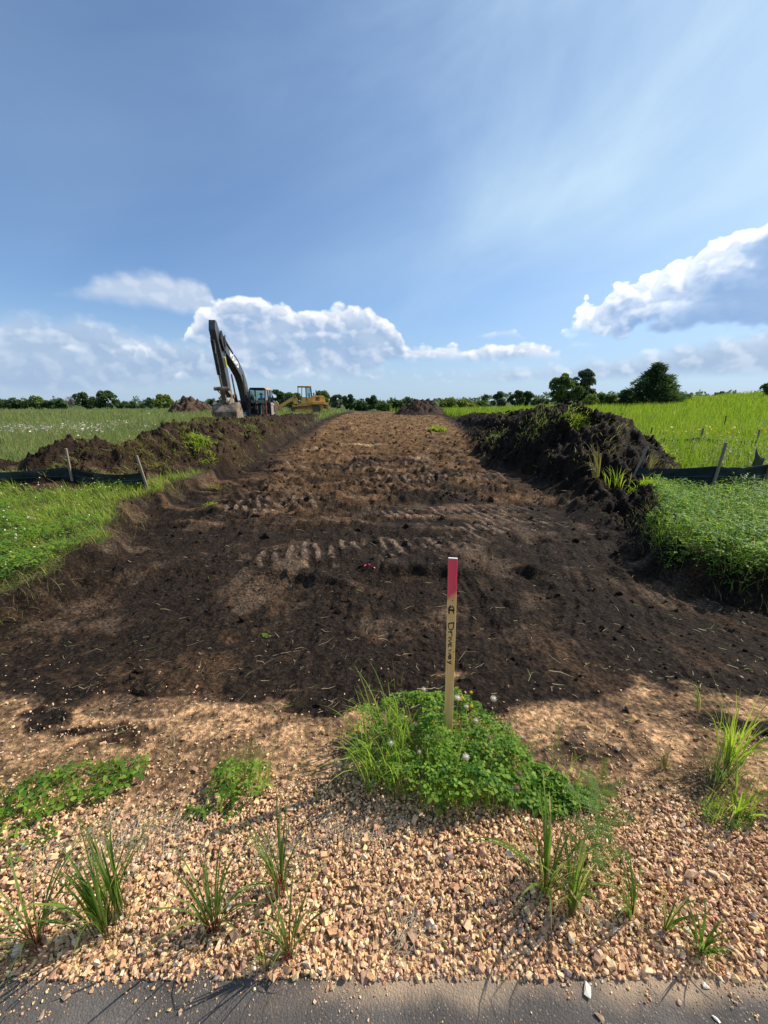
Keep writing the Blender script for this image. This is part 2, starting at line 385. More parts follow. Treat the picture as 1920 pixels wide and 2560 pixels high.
    # a few pale smears where wet sand was flattened
    col = col + (c3((0.10, 0.068, 0.046)) - col) * k(tan_near * mudk * 0.75)
    for cx, cy, rx, ry, a in ((-0.9, 17.5, 0.9, 0.45, 0.9), (1.15, 13.0, 0.35, 0.5, 0.8), (-2.6, 15.5, 0.7, 0.6, 0.5)):
        sm = np.clip(1.3 - np.hypot((x - cx) / rx, (y - cy) / ry) + 0.3 * n3, 0, 1) * a
        col = col + (c3((0.36, 0.26, 0.16)) - col) * k(sm)
    col = col + (gravc - col) * k(gravel)
    tf = (1 - soil) * (1 - gravel)
    col = col + (turf * (1 + 0.5 * k(n1)) - col) * k(tf)
    # bleached dirt specks
    info.update(tan_near=tan_near, hp=hp, drive=drive, mid=mid_k, cl=cl_m, n1=n1)
    return z, col, info
def ground_z(x, y):
    return land(np.atleast_1d(np.asarray(x, float)), np.atleast_1d(np.asarray(y, float)))[0]

# ------------------------------------------------------------------ mesh helpers
def mesh_np(name, V, faces, mats=(), attrs=None, cols=None, smooth=False, mi=None):
    """faces: list of int arrays (n,3) or (n,4)"""
    me = bpy.data.meshes.new(name)
    V = np.ascontiguousarray(V, np.float32)
    faces = [f for f in faces if len(f)]
    me.vertices.add(len(V)); me.vertices.foreach_set('co', V.ravel())
    loops = np.concatenate([f.ravel() for f in faces]).astype(np.int32)
    tot = np.concatenate([np.full(len(f), f.shape[1], np.int32) for f in faces])
    start = np.concatenate([[0], np.cumsum(tot)[:-1]]).astype(np.int32)
    me.loops.add(len(loops)); me.loops.foreach_set('vertex_index', loops)
    me.polygons.add(len(tot)); me.polygons.foreach_set('loop_start', start); me.polygons.foreach_set('loop_total', tot)
    me.polygons.foreach_set('use_smooth', np.full(len(tot), smooth))
    if mi is not None: me.polygons.foreach_set('material_index', np.asarray(mi, np.int32))
    me.update(calc_edges=True)
    for k, v in (attrs or {}).items():
        a = me.attributes.new(k, 'FLOAT', 'POINT'); a.data.foreach_set('value', np.ascontiguousarray(v, np.float32))
    if cols is not None:
        a = me.attributes.new('Col', 'FLOAT_COLOR', 'POINT')
        c4 = np.ones((len(V), 4), np.float32); c4[:, :3] = cols; a.data.foreach_set('color', c4.ravel())
    for m in mats: me.materials.append(m)
    return me
def link(name, me, parent=None, **props):
    o = bpy.data.objects.new(name, me); COL.objects.link(o)
    if parent is not None: o.parent = parent
    for k, v in props.items(): o[k] = v
    return o
def empty(name, loc, rz=0, **props):
    o = bpy.data.objects.new(name, None); COL.objects.link(o)
    o.location = loc; o.rotation_euler = (0, 0, rz); o.empty_display_size = 0.1
    for k, v in props.items(): o[k] = v
    return o
def tagged(o, label, category, group=None):
    o['label'] = label; o['category'] = category
    if group: o['group'] = group
    return o

# ------------------------------------------------------------------ materials
MATS = {}
def new_mat(name):
    m = bpy.data.materials.new(name); m.use_nodes = True; nt = m.node_tree; nt.nodes.clear()
    out = nd(nt, 'ShaderNodeOutputMaterial'); b = nd(nt, 'ShaderNodeBsdfPrincipled'); lk(nt, b.outputs[0], out.inputs[0])
    MATS[name] = m
    return m, nt, b, out
def objco(nt):
    n = nd(nt, 'ShaderNodeTexCoord'); return n.outputs['Object']
def geopos(nt):
    n = nd(nt, 'ShaderNodeNewGeometry'); return n.outputs['Position']
def bump(nt, b, h, strength=0.5, dist=0.01, prev=None):
    n = nd(nt, 'ShaderNodeBump'); n.inputs['Strength'].default_value = strength; n.inputs['Distance'].default_value = dist
    lk(nt, h, n.inputs['Height'])
    if prev is not None: lk(nt, prev, n.inputs['Normal'])
    if b is not None: lk(nt, n.outputs[0], b.inputs['Normal'])
    return n.outputs[0]
def attr(nt, name):
    n = nd(nt, 'ShaderNodeAttribute', attribute_name=name); return n

def soil_mat():
    m, nt, b, out = new_mat('soil')
    P = geopos(nt); c = attr(nt, 'Col').outputs['Color']
    n1 = noise(nt, P, 38, 5, 0.62); n2 = noise(nt, P, 150, 3, 0.6); n3 = noise(nt, P, 7, 4, 0.6)
    c = mix(nt, 1.0, c, ramp(nt, n1, [(0.32, (0.30, 0.29, 0.28)), (0.5, (0.95, 0.94, 0.92)), (0.68, (2.3, 2.2, 2.0))]), 'MULTIPLY')
    c = mix(nt, 1.0, c, ramp(nt, n3, [(0.3, (0.75, 0.75, 0.76)), (0.7, (1.25, 1.22, 1.18))]), 'MULTIPLY')
    # tiny pale grains
    sp = voro(nt, P, 55, 'F1'); spn = noise(nt, P, 9, 2)
    g = sp.smooth(0.10, 0.17, 1, 0) * spn.smooth(0.52, 0.66) * 0.75
    c = mix(nt, g, c, (0.36, 0.25, 0.17))
    lk(nt, c, b.inputs['Base Color'])
    b.inputs['Roughness'].default_value = 0.85; b.inputs['Specular IOR Level'].default_value = 0.10
    v = voro(nt, P, 30, 'F1')
    h = n1 * 0.9 + n2 * 0.35 + v * 0.5 + n3 * 1.2
    bump(nt, b, h, 1.0, 0.022)
    return m
def asphalt_mat():
    m, nt, b, out = new_mat('asphalt')
    P = geopos(nt)
    sp = voro(nt, P, 170, 'F1'); spc = nd(nt, 'ShaderNodeTexVoronoi'); spc.inputs['Scale'].default_value = 170; lk(nt, P, spc.inputs['Vector'])
    spr = nd(nt, 'ShaderNodeSeparateColor'); lk(nt, spc.outputs['Color'], spr.inputs[0])
    r = S(nt, spr.outputs[0])
    n1 = noise(nt, P, 3, 5, 0.6); n2 = noise(nt, P, 420, 3, 0.7)
    c = ramp(nt, n1 * 0.6 + n2 * 0.4, [(0.3, (0.038, 0.032, 0.029)), (0.5, (0.085, 0.073, 0.065)), (0.7, (0.19, 0.165, 0.145))])
    c = mix(nt, (r.smooth(0.74, 0.95) * sp.smooth(0.25, 0.45, 1, 0)) * 0.7, c, (0.34, 0.26, 0.19))
    sx = nd(nt, 'ShaderNodeSeparateXYZ'); lk(nt, P, sx.inputs[0]); Y = S(nt, sx.outputs[1]); X = S(nt, sx.outputs[0])
    dn = noise(nt, P, 5.5, 4, 0.6)
    dust = (Y + (dn - 0.5) * 0.12).smooth(0.63, 0.69) * (noise(nt, P, 2.1, 3) + X * 0.16).smooth(0.38, 0.56)
    c = mix(nt, dust * 0.8, c, (0.44, 0.31, 0.20))
    lk(nt, c, b.inputs['Base Color']); b.inputs['Roughness'].default_value = 0.85
    cr = noise(nt, P, 60, 4, 0.7)
    bump(nt, b, n2 * 0.9 + sp * 0.9 + cr * 0.35, 0.8, 0.004)
    return m
def gravel_mat():
    m, nt, b, out = new_mat('gravel_stone')
    g = nd(nt, 'ShaderNodeNewGeometry'); r = S(nt, g.outputs['Random Per Island'])
    c = ramp(nt, r, [(0.0, (0.56, 0.32, 0.16)), (0.14, (0.72, 0.46, 0.25)), (0.30, (0.62, 0.345, 0.205)), (0.45, (0.82, 0.58, 0.34)),
                     (0.60, (0.70, 0.425, 0.245)), (0.72, (0.78, 0.55, 0.26)), (0.82, (0.45, 0.26, 0.17)), (0.90, (0.74, 0.58, 0.42)), (0.96, (0.30, 0.22, 0.19)), (1.0, (0.66, 0.38, 0.16))], 'CONSTANT')
    P = geopos(nt)
    n = noise(nt, P, 160, 4, 0.65); n2 = noise(nt, P, 40, 3)
    c = mix(nt, 1.0, c, ramp(nt, n * 0.6 + n2 * 0.4, [(0.3, (0.68, 0.63, 0.58)), (0.55, (1.0, 1.0, 1.0)), (0.75, (1.2, 1.17, 1.1))]), 'MULTIPLY')
    lk(nt, c, b.inputs['Base Color']); b.inputs['Roughness'].default_value = 0.72; b.inputs['Specular IOR Level'].default_value = 0.35
    bump(nt, b, n + n2, 0.5, 0.002)
    return m
def leaf_mat(name, lo, hi, tip=None, base=None, trans=0.45, rough=0.5, dead=0.0, deadcol=(0.42, 0.33, 0.15), tcol=None):
    """foliage: colour per blade from 'rnd', change along the blade from 't'"""
    m, nt, b, out = new_mat(name)
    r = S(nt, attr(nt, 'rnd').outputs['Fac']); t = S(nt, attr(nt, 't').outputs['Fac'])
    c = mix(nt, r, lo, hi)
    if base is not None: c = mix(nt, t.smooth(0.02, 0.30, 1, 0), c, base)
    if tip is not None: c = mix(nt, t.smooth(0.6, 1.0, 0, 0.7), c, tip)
    if dead > 0: c = mix(nt, (r * 7.31)._m('FRACT').smooth(1 - dead - 0.02, 1 - dead), c, deadcol)
    lk(nt, c, b.inputs['Base Color']); b.inputs['Roughness'].default_value = rough; b.inputs['Specular IOR Level'].default_value = 0.16
    tr = nd(nt, 'ShaderNodeBsdfTranslucent')
    tcc = mix(nt, 1.0, c, tcol or (1.35, 1.5, 0.75), 'MULTIPLY'); lk(nt, tcc, tr.inputs['Color'])
    ms = nd(nt, 'ShaderNodeMixShader'); ms.inputs[0].default_value = trans
    lk(nt, b.outputs[0], ms.inputs[1]); lk(nt, tr.outputs[0], ms.inputs[2]); lk(nt, ms.outputs[0], out.inputs[0])
    return m
def plain(name, c, rough=0.5, metal=0.0, var=0.25, sc=6.0, dirt=None, dirt_amt=0.0, bmp=0.0):
    m, nt, b, out = new_mat(name)
    P = objco(nt); n = noise(nt, P, sc, 5, 0.6)
    cc = mix(nt, n.smooth(0.3, 0.7), tuple(v * (1 - var) for v in c), tuple(min(1, v * (1 + var)) for v in c))
    if dirt is not None:
        n2 = noise(nt, P, sc * 0.5, 6, 0.65); cc = mix(nt, n2.smooth(0.62 - dirt_amt * 0.4, 0.72 - dirt_amt * 0.2) * 0.85, cc, dirt)
    lk(nt, cc, b.inputs['Base Color']); b.inputs['Roughness'].default_value = rough; b.inputs['Metallic'].default_value = metal
    if bmp: bump(nt, b, noise(nt, P, sc * 4, 4), bmp, 0.01)
    return m
SOIL = soil_mat(); ASPH = asphalt_mat(); GRAV = gravel_mat()

# ------------------------------------------------------------------ ground sheets
def grid_faces(nr, nc):
    i = np.arange(nr - 1)[:, None] * nc + np.arange(nc - 1)[None, :]
    i = i.ravel(); return np.stack([i, i + 1, i + nc + 1, i + nc], 1)
NR, NC = 640, 830
yy = np.concatenate([np.linspace(0.66, 1.4, 60, endpoint=False), 1.4 * (70 / 1.4) ** np.linspace(0, 1, NR - 60)])
uu = np.linspace(-1, 1, NC); side_ = 1 + 1.6 * np.linspace(0, 1, 13)[1:] ** 1.5
uu = np.concatenate([-side_[::-1], uu, side_]); NC = len(uu)     # coarser towards the sides, beyond the view
GY = np.repeat(yy[:, None], NC, 1); GX = uu[None, :] * (1.12 * GY + 0.9)
GZ, GC, GI = land(GX, GY)
GZ = np.where(GY < 0.72, np.minimum(GZ, -0.012), GZ)
Vg = np.stack([GX.ravel(), GY.ravel(), GZ.ravel()], 1)
Fg = grid_faces(NR, NC)
def zone(a): return a.ravel()[Fg].mean(1)
z_lb, z_mb, z_rb, z_bk = zone(GI['lb']), zone(GI['mb']), zone(GI['rb']), zone(GI['bk'])
z_gr, z_soil = zone(GI['gravel']), zone(GI['soil'])
zid = np.where(z_gr > 0.5, 2, np.where(z_soil > 0.5, 1, 0))
hid = np.argmax(np.stack([z_lb, z_mb, np.maximum(z_rb, z_bk)]), 0); hm = np.max(np.stack([z_lb, z_mb, z_rb, z_bk]), 0)
zid = np.where(hm > 0.07, 3 + hid, zid)
for k, (nm, props) in enumerate([
        ('field', dict(kind='structure')), ('bare_soil', dict(kind='structure')), ('gravel_shoulder', dict(kind='structure')),
        ('soil_berm', dict(label='long low berm of pushed dark topsoil along the left side of the stripped drive', category='soil berm')),
        ('soil_mound', dict(label='small pointed mound of dark soil behind the left black silt fence', category='soil mound')),
        ('soil_heap', dict(label='large high heap of black soil on the right of the stripped drive', category='soil heap'))]):
    F = Fg[zid == k]; used = np.unique(F); idx = np.full(len(Vg), -1); idx[used] = np.arange(len(used))
    me = mesh_np(nm, Vg[used], [idx[F]], [SOIL], cols=GC[used], smooth=True)
    link(nm, me, **props)
# the wide land around, out to the horizon (a coarse sheet just below the detailed one)
rr = np.concatenate([[0.0], np.geomspace(3, 4000, 40)]); aa = np.linspace(0, 2 * math.pi, 97)[:-1]
RX = rr[:, None] * np.sin(aa)[None]; RY = rr[:, None] * np.cos(aa)[None]
RZ = np.where((rr[:, None] < 75) , -0.5, 0.05) + 0 * RX
RZ = RZ + 0.0008 * np.clip(RX, 0, 60) ** 2 * (RY > 10) * (rr[:, None] > 50)
idx = np.arange(len(rr) * 96).reshape(len(rr), 96)
ff = np.stack([idx[:-1].ravel(), np.roll(idx, -1, 1)[:-1].ravel(), np.roll(idx, -1, 1)[1:].ravel(), idx[1:].ravel()], 1)
Vr = np.stack([RX.ravel(), RY.ravel(), RZ.ravel()], 1)
cr = np.tile(np.array([[0.06, 0.085, 0.025]]), (len(Vr), 1))
link('land', mesh_np('land', Vr, [ff[:, ::-1]], [SOIL], cols=cr, smooth=True), kind='structure')
# asphalt path
ax = np.linspace(-40, 40, 161); ay = np.concatenate([np.linspace(-2.6, 0.5, 12), np.linspace(0.55, 0.735, 14)])
AX, AY = np.meshgrid(ax, ay); AYw = AY.copy()
AYw[-1] += 0.02 * fbm(AX[-1], AX[-1] * 0, 0.5, 5, 201)
AZ_ = np.zeros_like(AX); AZ_[-1] = -0.02
link('asphalt_path', mesh_np('asphalt_path', np.stack([AX.ravel(), AYw.ravel(), AZ_.ravel()], 1), [grid_faces(len(ay), len(ax))], [ASPH], smooth=True), kind='structure')

# ------------------------------------------------------------------ gravel and clods
def rotmats(n, rg):
    q = rg.normal(size=(n, 4)); q /= np.linalg.norm(q, axis=1)[:, None]
    w, x, y, z = q.T
    return np.stack([1 - 2 * (y * y + z * z), 2 * (x * y - z * w), 2 * (x * z + y * w), 2 * (x * y + z * w), 1 - 2 * (x * x + z * z), 2 * (y * z - x * w),
                     2 * (x * z - y * w), 2 * (y * z + x * w), 1 - 2 * (x * x + y * y)], 1).reshape(n, 3, 3)
_phi = (1 + 5 ** .5) / 2
ICO = np.array([(-1, _phi, 0), (1, _phi, 0), (-1, -_phi, 0), (1, -_phi, 0), (0, -1, _phi), (0, 1, _phi), (0, -1, -_phi), (0, 1, -_phi), (_phi, 0, -1), (_phi, 0, 1), (-_phi, 0, -1), (-_phi, 0, 1)]) / 1.9
ICOF = np.array([(0, 11, 5), (0, 5, 1), (0, 1, 7), (0, 7, 10), (0, 10, 11), (1, 5, 9), (5, 11, 4), (11, 10, 2), (10, 7, 6), (7, 1, 8), (3, 9, 4), (3, 4, 2), (3, 2, 6), (3, 6, 8), (3, 8, 9), (4, 9, 5), (2, 4, 11), (6, 2, 10), (8, 6, 7), (9, 8, 1)])
BOX = np.array([(-1, -1, -1), (1, -1, -1), (1, 1, -1), (-1, 1, -1), (-1, -1, 1), (1, -1, 1), (1, 1, 1), (-1, 1, 1)]) * 0.6
BOXF = np.array([(0, 3, 2), (0, 2, 1), (4, 5, 6), (4, 6, 7), (0, 1, 5), (0, 5, 4), (1, 2, 6), (1, 6, 5), (2, 3, 7), (2, 7, 6), (3, 0, 4), (3, 4, 7)])
def stones(P, size, rg, base=ICO, faces=ICOF, jit=0.28, flat=(0.55, 1.0), lie=0.0, vj=0.06, lng=1.45):
    n = len(P)
    V = base[None] * (1 + jit * rg.normal(size=(n, len(base), 1)).clip(-1.5, 1.5)) + rg.normal(size=(n, len(base), 3)) * vj
    sc = np.stack([rg.uniform(1.0, lng, n), rg.uniform(0.75, 1.05, n), rg.uniform(flat[0], flat[1], n)], 1)
    V = V * sc[:, None, :]
    Rm = rotmats(n, rg)
    if lie > 0:   # lying roughly flat: rotate about z, tilt a little
        a = rg.uniform(0, 6.283, n); ca, sa = np.cos(a), np.sin(a); z0 = np.zeros(n); o1 = np.ones(n)
        Rz = np.stack([ca, -sa, z0, sa, ca, z0, z0, z0, o1], 1).reshape(n, 3, 3)
        tx = rg.normal(0, lie, n); Rx = np.stack([o1, z0, z0, z0, np.cos(tx), -np.sin(tx), z0, np.sin(tx), np.cos(tx)], 1).reshape(n, 3, 3)
        Rm = np.einsum('nij,njk->nik', Rz, Rx)
    V = np.einsum('nij,nvj->nvi', Rm, V) * size[:, None, None] * 0.5 + P[:, None, :]
    F = faces[None] + (np.arange(n) * len(base))[:, None, None]
    return V.reshape(-1, 3), F.reshape(-1, 3)
def p3_(x, y, z): return np.stack([x, y, z], 1)
def scatter(n, y0, y1, power, rg, xm=1.12, xa=0.7):
    """random points in the wedge of ground in front; more of them near by for larger power"""
    y = (rg.random(n) * (y1 ** (2 - power) - y0 ** (2 - power)) + y0 ** (2 - power)) ** (1 / (2 - power)) if power != 2 else y0 * (y1 / y0) ** rg.random(n)
    x = rg.uniform(-1, 1, n) * (xm * y + xa)
    return x, y
gx, gy = scatter(100000, 0.70, 2.3, 0.7, rng, 1.12, 0.45)
gz, gi = land(gx, gy, fine=False)
prob = gi['gravel'] + 0.09 * (1 - sstep(gy, 1.25, 2.0)) + 0.005
thin = sstep(fbm(gx, gy, 0.35, 3, 401), -0.55, 0.1)
keep = (rng.random(len(gx)) < prob * (0.55 + 0.45 * thin))
gx, gy = gx[keep], gy[keep]; gz = ground_z(gx, gy)
size = rng.lognormal(math.log(0.0084), 0.36, len(gx)).clip(0.004, 0.026) * (1.12 - 0.25 * sstep(gy, 0.8, 1.6))
gz = gz + rng.uniform(-0.2, 0.75, len(gx)) * size + 0.010 * gi['gravel'][keep] * sstep(gy, 0.72, 0.85)
PG = np.stack([gx, gy, gz], 1); half = rng.random(len(PG)) < 0.25
Vs, Fs = stones(PG[half], size[half], rng, jit=0.14, vj=0.10, lng=1.7, flat=(0.45, 0.95))
Vt, Ft = stones(PG[~half], size[~half] * 0.92, rng, base=BOX * 1.25, faces=BOXF, jit=0.14, vj=0.13, lng=1.6, flat=(0.45, 0.95))
Fs = np.concatenate([Fs, Ft + len(Vs)]); Vs = np.concatenate([Vs, Vt])
# grit and crumbs swept onto the asphalt
ex = rng.uniform(-1.7, 1.7, 4600); ey = 0.735 - np.abs(rng.normal(0, 0.035, 4600)) ** 1.0 * (0.6 + 1.2 * sstep(fbm(ex, ex * 0, 0.4, 3, 431), -0.2, 0.5)); far_ = rng.random(4600) < 0.10; ey = np.where(far_, rng.uniform(0.3, 0.7, 4600), ey)
es = rng.lognormal(math.log(0.0030), 0.45, 4600).clip(0.0015, 0.009)
Ve, Fe = stones(p3_(ex, ey, es * 0.25), es, rng, base=BOX * 1.2, faces=BOXF, jit=0.14, vj=0.13, flat=(0.5, 0.9))
Fs = np.concatenate([Fs, Fe + len(Vs)]); Vs = np.concatenate([Vs, Ve])
link('gravel', mesh_np('gravel', Vs, [Fs], [GRAV]), kind='stuff', label='crushed pinkish tan gravel along the path edge', )
# soil clods lying on stripped ground and heaps
CLODM, cnt, cb, _ = new_mat('clod')
_c = attr(cnt, 'Col').outputs['Color']; _P = geopos(cnt); _n = noise(cnt, _P, 60, 4, 0.6)
_c = mix(cnt, 1.0, _c, ramp(cnt, _n, [(0.3, (0.6, 0.58, 0.55)), (0.7, (1.4, 1.36, 1.3))]), 'MULTIPLY')
lk(cnt, _c, cb.inputs['Base Color']); cb.inputs['Roughness'].default_value = 0.85; cb.inputs['Specular IOR Level'].default_value = 0.10
bump(cnt, cb, _n, 0.7, 0.01)
cx, cy = scatter(36000, 1.5, 60, 1.85, rng, 1.08, 0.4)
cz, ccol, ci = land(cx, cy)
pr = ci['soil'] * (0.13 + 0.9 * ci['hp'] + 0.16 * ci['drive']) * (0.35 + 0.9 * sstep(fbm(cx, cy, 0.6, 3, 411), -0.2, 0.5))
kp = rng.random(len(cx)) < pr
cx, cy, cz, ccol = cx[kp], cy[kp], cz[kp], ccol[kp]; hpk = ci['hp'][kp]
csz = rng.lognormal(0, 0.5, len(cx)) * (0.009 + 0.0048 * cy.clip(0, 22)) * (1 + 0.3 * hpk)
csz = csz.clip(0.008, 0.14) * (1 - 0.35 * (hpk > 0.2) * (cy < 10)) * (1 - 0.15 * (cy < 5))
Vc, Fc = stones(np.stack([cx, cy, cz + csz * 0.12], 1), csz, rng, jit=0.24)
link('soil_clods', mesh_np('soil_clods', Vc, [Fc], [CLODM], cols=np.repeat(ccol * rng.uniform(0.75, 1.25, (len(cx), 1)), 12, 0)), kind='stuff')

# ------------------------------------------------------------------ leaf and blade meshes
def blade_arrays(P, H, Wd, az, bend, segs=3, twist=None, rg=rng, droop=0.0, fold=0.0):
    """ribbons rising from P: H length, az lean direction, bend how far the tip leans (fraction of H)"""
    n = len(P); ts = np.linspace(0, 1, segs + 1)
    d = np.stack([np.cos(az), np.sin(az), np.zeros(n)], 1)
    tw = (rg.uniform(0, math.pi, n) if twist is None else twist)
    sd_ = np.stack([np.cos(az + tw), np.sin(az + tw), np.zeros(n)], 1)
    out = []
    for i, t in enumerate(ts):
        h = H * (t - droop * t ** 3 - 0.5 * np.minimum(bend, 1.3) ** 2 * t ** 2 * 0.6)
        off = H * bend * t ** 1.8
        c = P + d * off[:, None]; c[:, 2] += h
        w = Wd * (1 - t ** 2.2) * (0.65 + 0.6 * min(t * 3, 1)) * 0.5
        if i < segs:
            out += [c - sd_ * w[:, None], c + sd_ * w[:, None]]
        else: out.append(c)
    V = np.stack(out, 1)                       # n, 2*segs+1, 3
    m = V.shape[1]; o = (np.arange(n) * m)[:, None]
    q = np.concatenate([o + np.array([[2 * i, 2 * i + 1, 2 * i + 3, 2 * i + 2]]) for i in range(segs - 1)]) if segs > 1 else np.zeros((0, 4), int)
    tr = o + np.array([[2 * segs - 2, 2 * segs - 1, 2 * segs]])
    tt = np.repeat(ts, 2)[:m]
    return V.reshape(-1, 3), q, tr, np.tile(tt, n), np.repeat(rg.random(n), m)
def quads_of(c, u, v, rg=rng):
    """n flat leaf quads with centre c and half axes u, v (diamond shape)"""
    V = np.stack([c - u, c + v * 0.9 - u * 0.1, c + u, c - v * 0.9 - u * 0.1], 1)
    n = len(c); F = (np.arange(n) * 4)[:, None] + np.arange(4)[None]
    return V.reshape(-1, 3), F
class Acc:
    def __init__(s): s.V, s.q, s.t, s.tt, s.r, s.n = [], [], [], [], [], 0
    def add(s, V, q, t, tt, r):
        s.V.append(V); s.n0 = s.n
        if q is not None and len(q): s.q.append(q + s.n)
        if t is not None and len(t): s.t.append(t + s.n)
        s.tt.append(tt); s.r.append(r); s.n += len(V)
    def mesh(s, name, mats):
        fs = ([np.concatenate(s.q)] if s.q else []) + ([np.concatenate(s.t)] if s.t else [])
        return mesh_np(name, np.concatenate(s.V), fs, mats, attrs={'t': np.concatenate(s.tt), 'rnd': np.concatenate(s.r)}, smooth=True)
# one clover leaf: three obovate leaflets; 'oct' corners each, slightly folded along the midrib
def clover_arrays(P, size, rg=rng, tilt=0.35, droop=0.2, stems=None, nrm=None):
    n = len(P); prof = [(0.0, 0.0), (0.34, 0.24), (0.72, 0.36), (0.98, 0.17), (0.98, -0.17), (0.72, -0.36), (0.34, -0.24)]
    a0 = rg.uniform(0, 6.28, n); tl = rg.normal(0, tilt, n); ta = rg.uniform(0, 6.28, n)
    Vs_, ts_ = [], []
    for k in range(3):
        a = a0 + k * 2.094 + rg.normal(0, 0.12, n)
        L = []
        for (u, v) in prof + [(0.5, 0.0)]:
            z = -droop * u * u + abs(v) * 0.35
            x_ = u * np.cos(a) - v * np.sin(a); y_ = u * np.sin(a) + v * np.cos(a)
            L.append(np.stack([x_, y_, np.full(n, z)], 1))
        Vs_.append(np.stack(L, 1)); ts_.append(np.tile([1, 0.5, 0.5, 0.9, 0.9, 0.5, 0.5, 0.2], 1))
    V = np.concatenate(Vs_, 1)                              # n,24,3
    ax_ = np.stack([np.cos(ta), np.sin(ta), np.zeros(n)], 1)[:, None, :]
    c, s_ = np.cos(tl)[:, None, None], np.sin(tl)[:, None, None]
    V = V * c + np.cross(np.broadcast_to(ax_, V.shape), V) * s_ + ax_ * (V * ax_).sum(2, keepdims=True) * (1 - c)
    V = V * (size * 0.55)[:, None, None] + P[:, None, :]
    o = (np.arange(n) * 24)[:, None]; q = []
    for k in range(3):
        b = k * 8; m = b + 7
        q += [o + np.array([[b, m, b + 2, b + 1]]), o + np.array([[b, b + 6, b + 5, m]]), o + np.array([[m, b + 4, b + 3, b + 2]])]
        q[-1] = o + np.array([[m, b + 4, b + 3, b + 2]])
    t3 = np.concatenate([o + np.array([[k * 8 + 7, k * 8 + 5, k * 8 + 4]]) for k in range(3)])
    return V.reshape(-1, 3), np.concatenate(q), t3, np.tile(np.concatenate([t.ravel() for t in ts_]), n), np.repeat(rg.random(n), 24)

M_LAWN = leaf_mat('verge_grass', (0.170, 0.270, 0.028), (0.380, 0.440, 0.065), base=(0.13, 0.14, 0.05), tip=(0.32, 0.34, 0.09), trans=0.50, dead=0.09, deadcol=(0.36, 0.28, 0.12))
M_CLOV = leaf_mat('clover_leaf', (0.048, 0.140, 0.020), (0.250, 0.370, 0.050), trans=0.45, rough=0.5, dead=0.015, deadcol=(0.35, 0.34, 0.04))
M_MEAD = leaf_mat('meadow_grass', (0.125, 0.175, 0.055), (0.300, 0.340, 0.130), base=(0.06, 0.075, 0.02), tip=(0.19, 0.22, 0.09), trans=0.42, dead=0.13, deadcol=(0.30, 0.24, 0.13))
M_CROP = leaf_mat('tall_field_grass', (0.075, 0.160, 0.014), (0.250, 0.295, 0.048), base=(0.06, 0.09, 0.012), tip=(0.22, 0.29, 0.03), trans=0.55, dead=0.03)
M_STRAW = leaf_mat('straw', (0.30, 0.22, 0.12), (0.50, 0.42, 0.25), trans=0.15, dead=0.22, deadcol=(0.14, 0.24, 0.05))
M_WHITE = leaf_mat('white_petal', (0.62, 0.55, 0.42), (0.85, 0.78, 0.64), trans=0.3, dead=0.2, deadcol=(0.45, 0.33, 0.22), tcol=(1, 1, 1))
M_YELL = leaf_mat('yellow_petal', (0.75, 0.48, 0.02), (0.85, 0.62, 0.04), trans=0.3, tcol=(1, 1, 1))
M_CRAB = leaf_mat('crabgrass', (0.090, 0.165, 0.028), (0.200, 0.280, 0.050), base=(0.16, 0.12, 0.05), tip=(0.22, 0.26, 0.08), trans=0.45, rough=0.45, dead=0.12, deadcol=(0.42, 0.34, 0.16))
M_REDG = leaf_mat('red_based_grass', (0.100, 0.155, 0.035), (0.190, 0.240, 0.060), base=(0.24, 0.022, 0.045), tip=(0.14, 0.15, 0.06), trans=0.38)
M_BROWNG = leaf_mat('brown_grass', (0.20, 0.15, 0.07), (0.36, 0.30, 0.14), base=(0.20, 0.22, 0.05), trans=0.3)
M_SCRAP = leaf_mat('torn_turf', (0.14, 0.17, 0.04), (0.34, 0.32, 0.13), trans=0.35, dead=0.4, deadcol=(0.24, 0.17, 0.09))
M_FERN = leaf_mat('feathery_leaf', (0.075, 0.150, 0.030), (0.140, 0.220, 0.045), trans=0.4)
M_STEM = plain('green_stem', (0.12, 0.17, 0.06), 0.6)
M_LIMB = plain('bark', (0.10, 0.08, 0.06), 0.9)

def field_points(n, y0, y1, power, test, rg, xm=1.10, xa=0.5, side=0):
    x, y = scatter(n, y0, y1, power, rg, xm, xa)
    if side: k0 = (x * side > 0); x, y = x[k0], y[k0]
    z, inf = land(x, y, fine=False)
    k = test(x, y, inf)
    return x[k], y[k], z[k]
def p3(x, y, z): return np.stack([x, y, z], 1)
# ---- verge on the left (2.3 - 9 m): soft bright grass, clover along its front
def on_left(x, y, i): return (x < 0) & (i['soil'] < 0.3) & (y > 2.25) & (i['gravel'] < 0.1) & (i['heap'] < 0.05)
A = Acc()
x, y, z = field_points(140000, 2.3, 9.6, 1.4, on_left, rng, side=-1)
dens = fbm(x, y, 0.55, 3, 501); cl = sstep(fbm(x, y, 0.9, 2, 503) + 0.9 - (y - 2.9) * 0.42 - 0.25 * (x + 4.5), -0.1, 0.4)
k = rng.random(len(x)) < (0.36 + 0.2 * sstep(dens, -0.3, 0.4)) * (1 - 0.85 * cl)
x, y, z, dn = x[k], y[k], z[k], dens[k]; n = len(x)
wind = math.radians(200) + fbm(x, y, 0.5, 2, 505) * 2.0
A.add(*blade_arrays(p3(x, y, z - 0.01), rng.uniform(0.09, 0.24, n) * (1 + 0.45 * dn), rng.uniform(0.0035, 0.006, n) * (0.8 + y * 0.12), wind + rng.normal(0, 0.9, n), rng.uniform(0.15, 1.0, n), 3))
link('verge_grass', A.mesh('verge_grass', [M_LAWN]), kind='stuff', label='bright grass on the left verge before the silt fence')
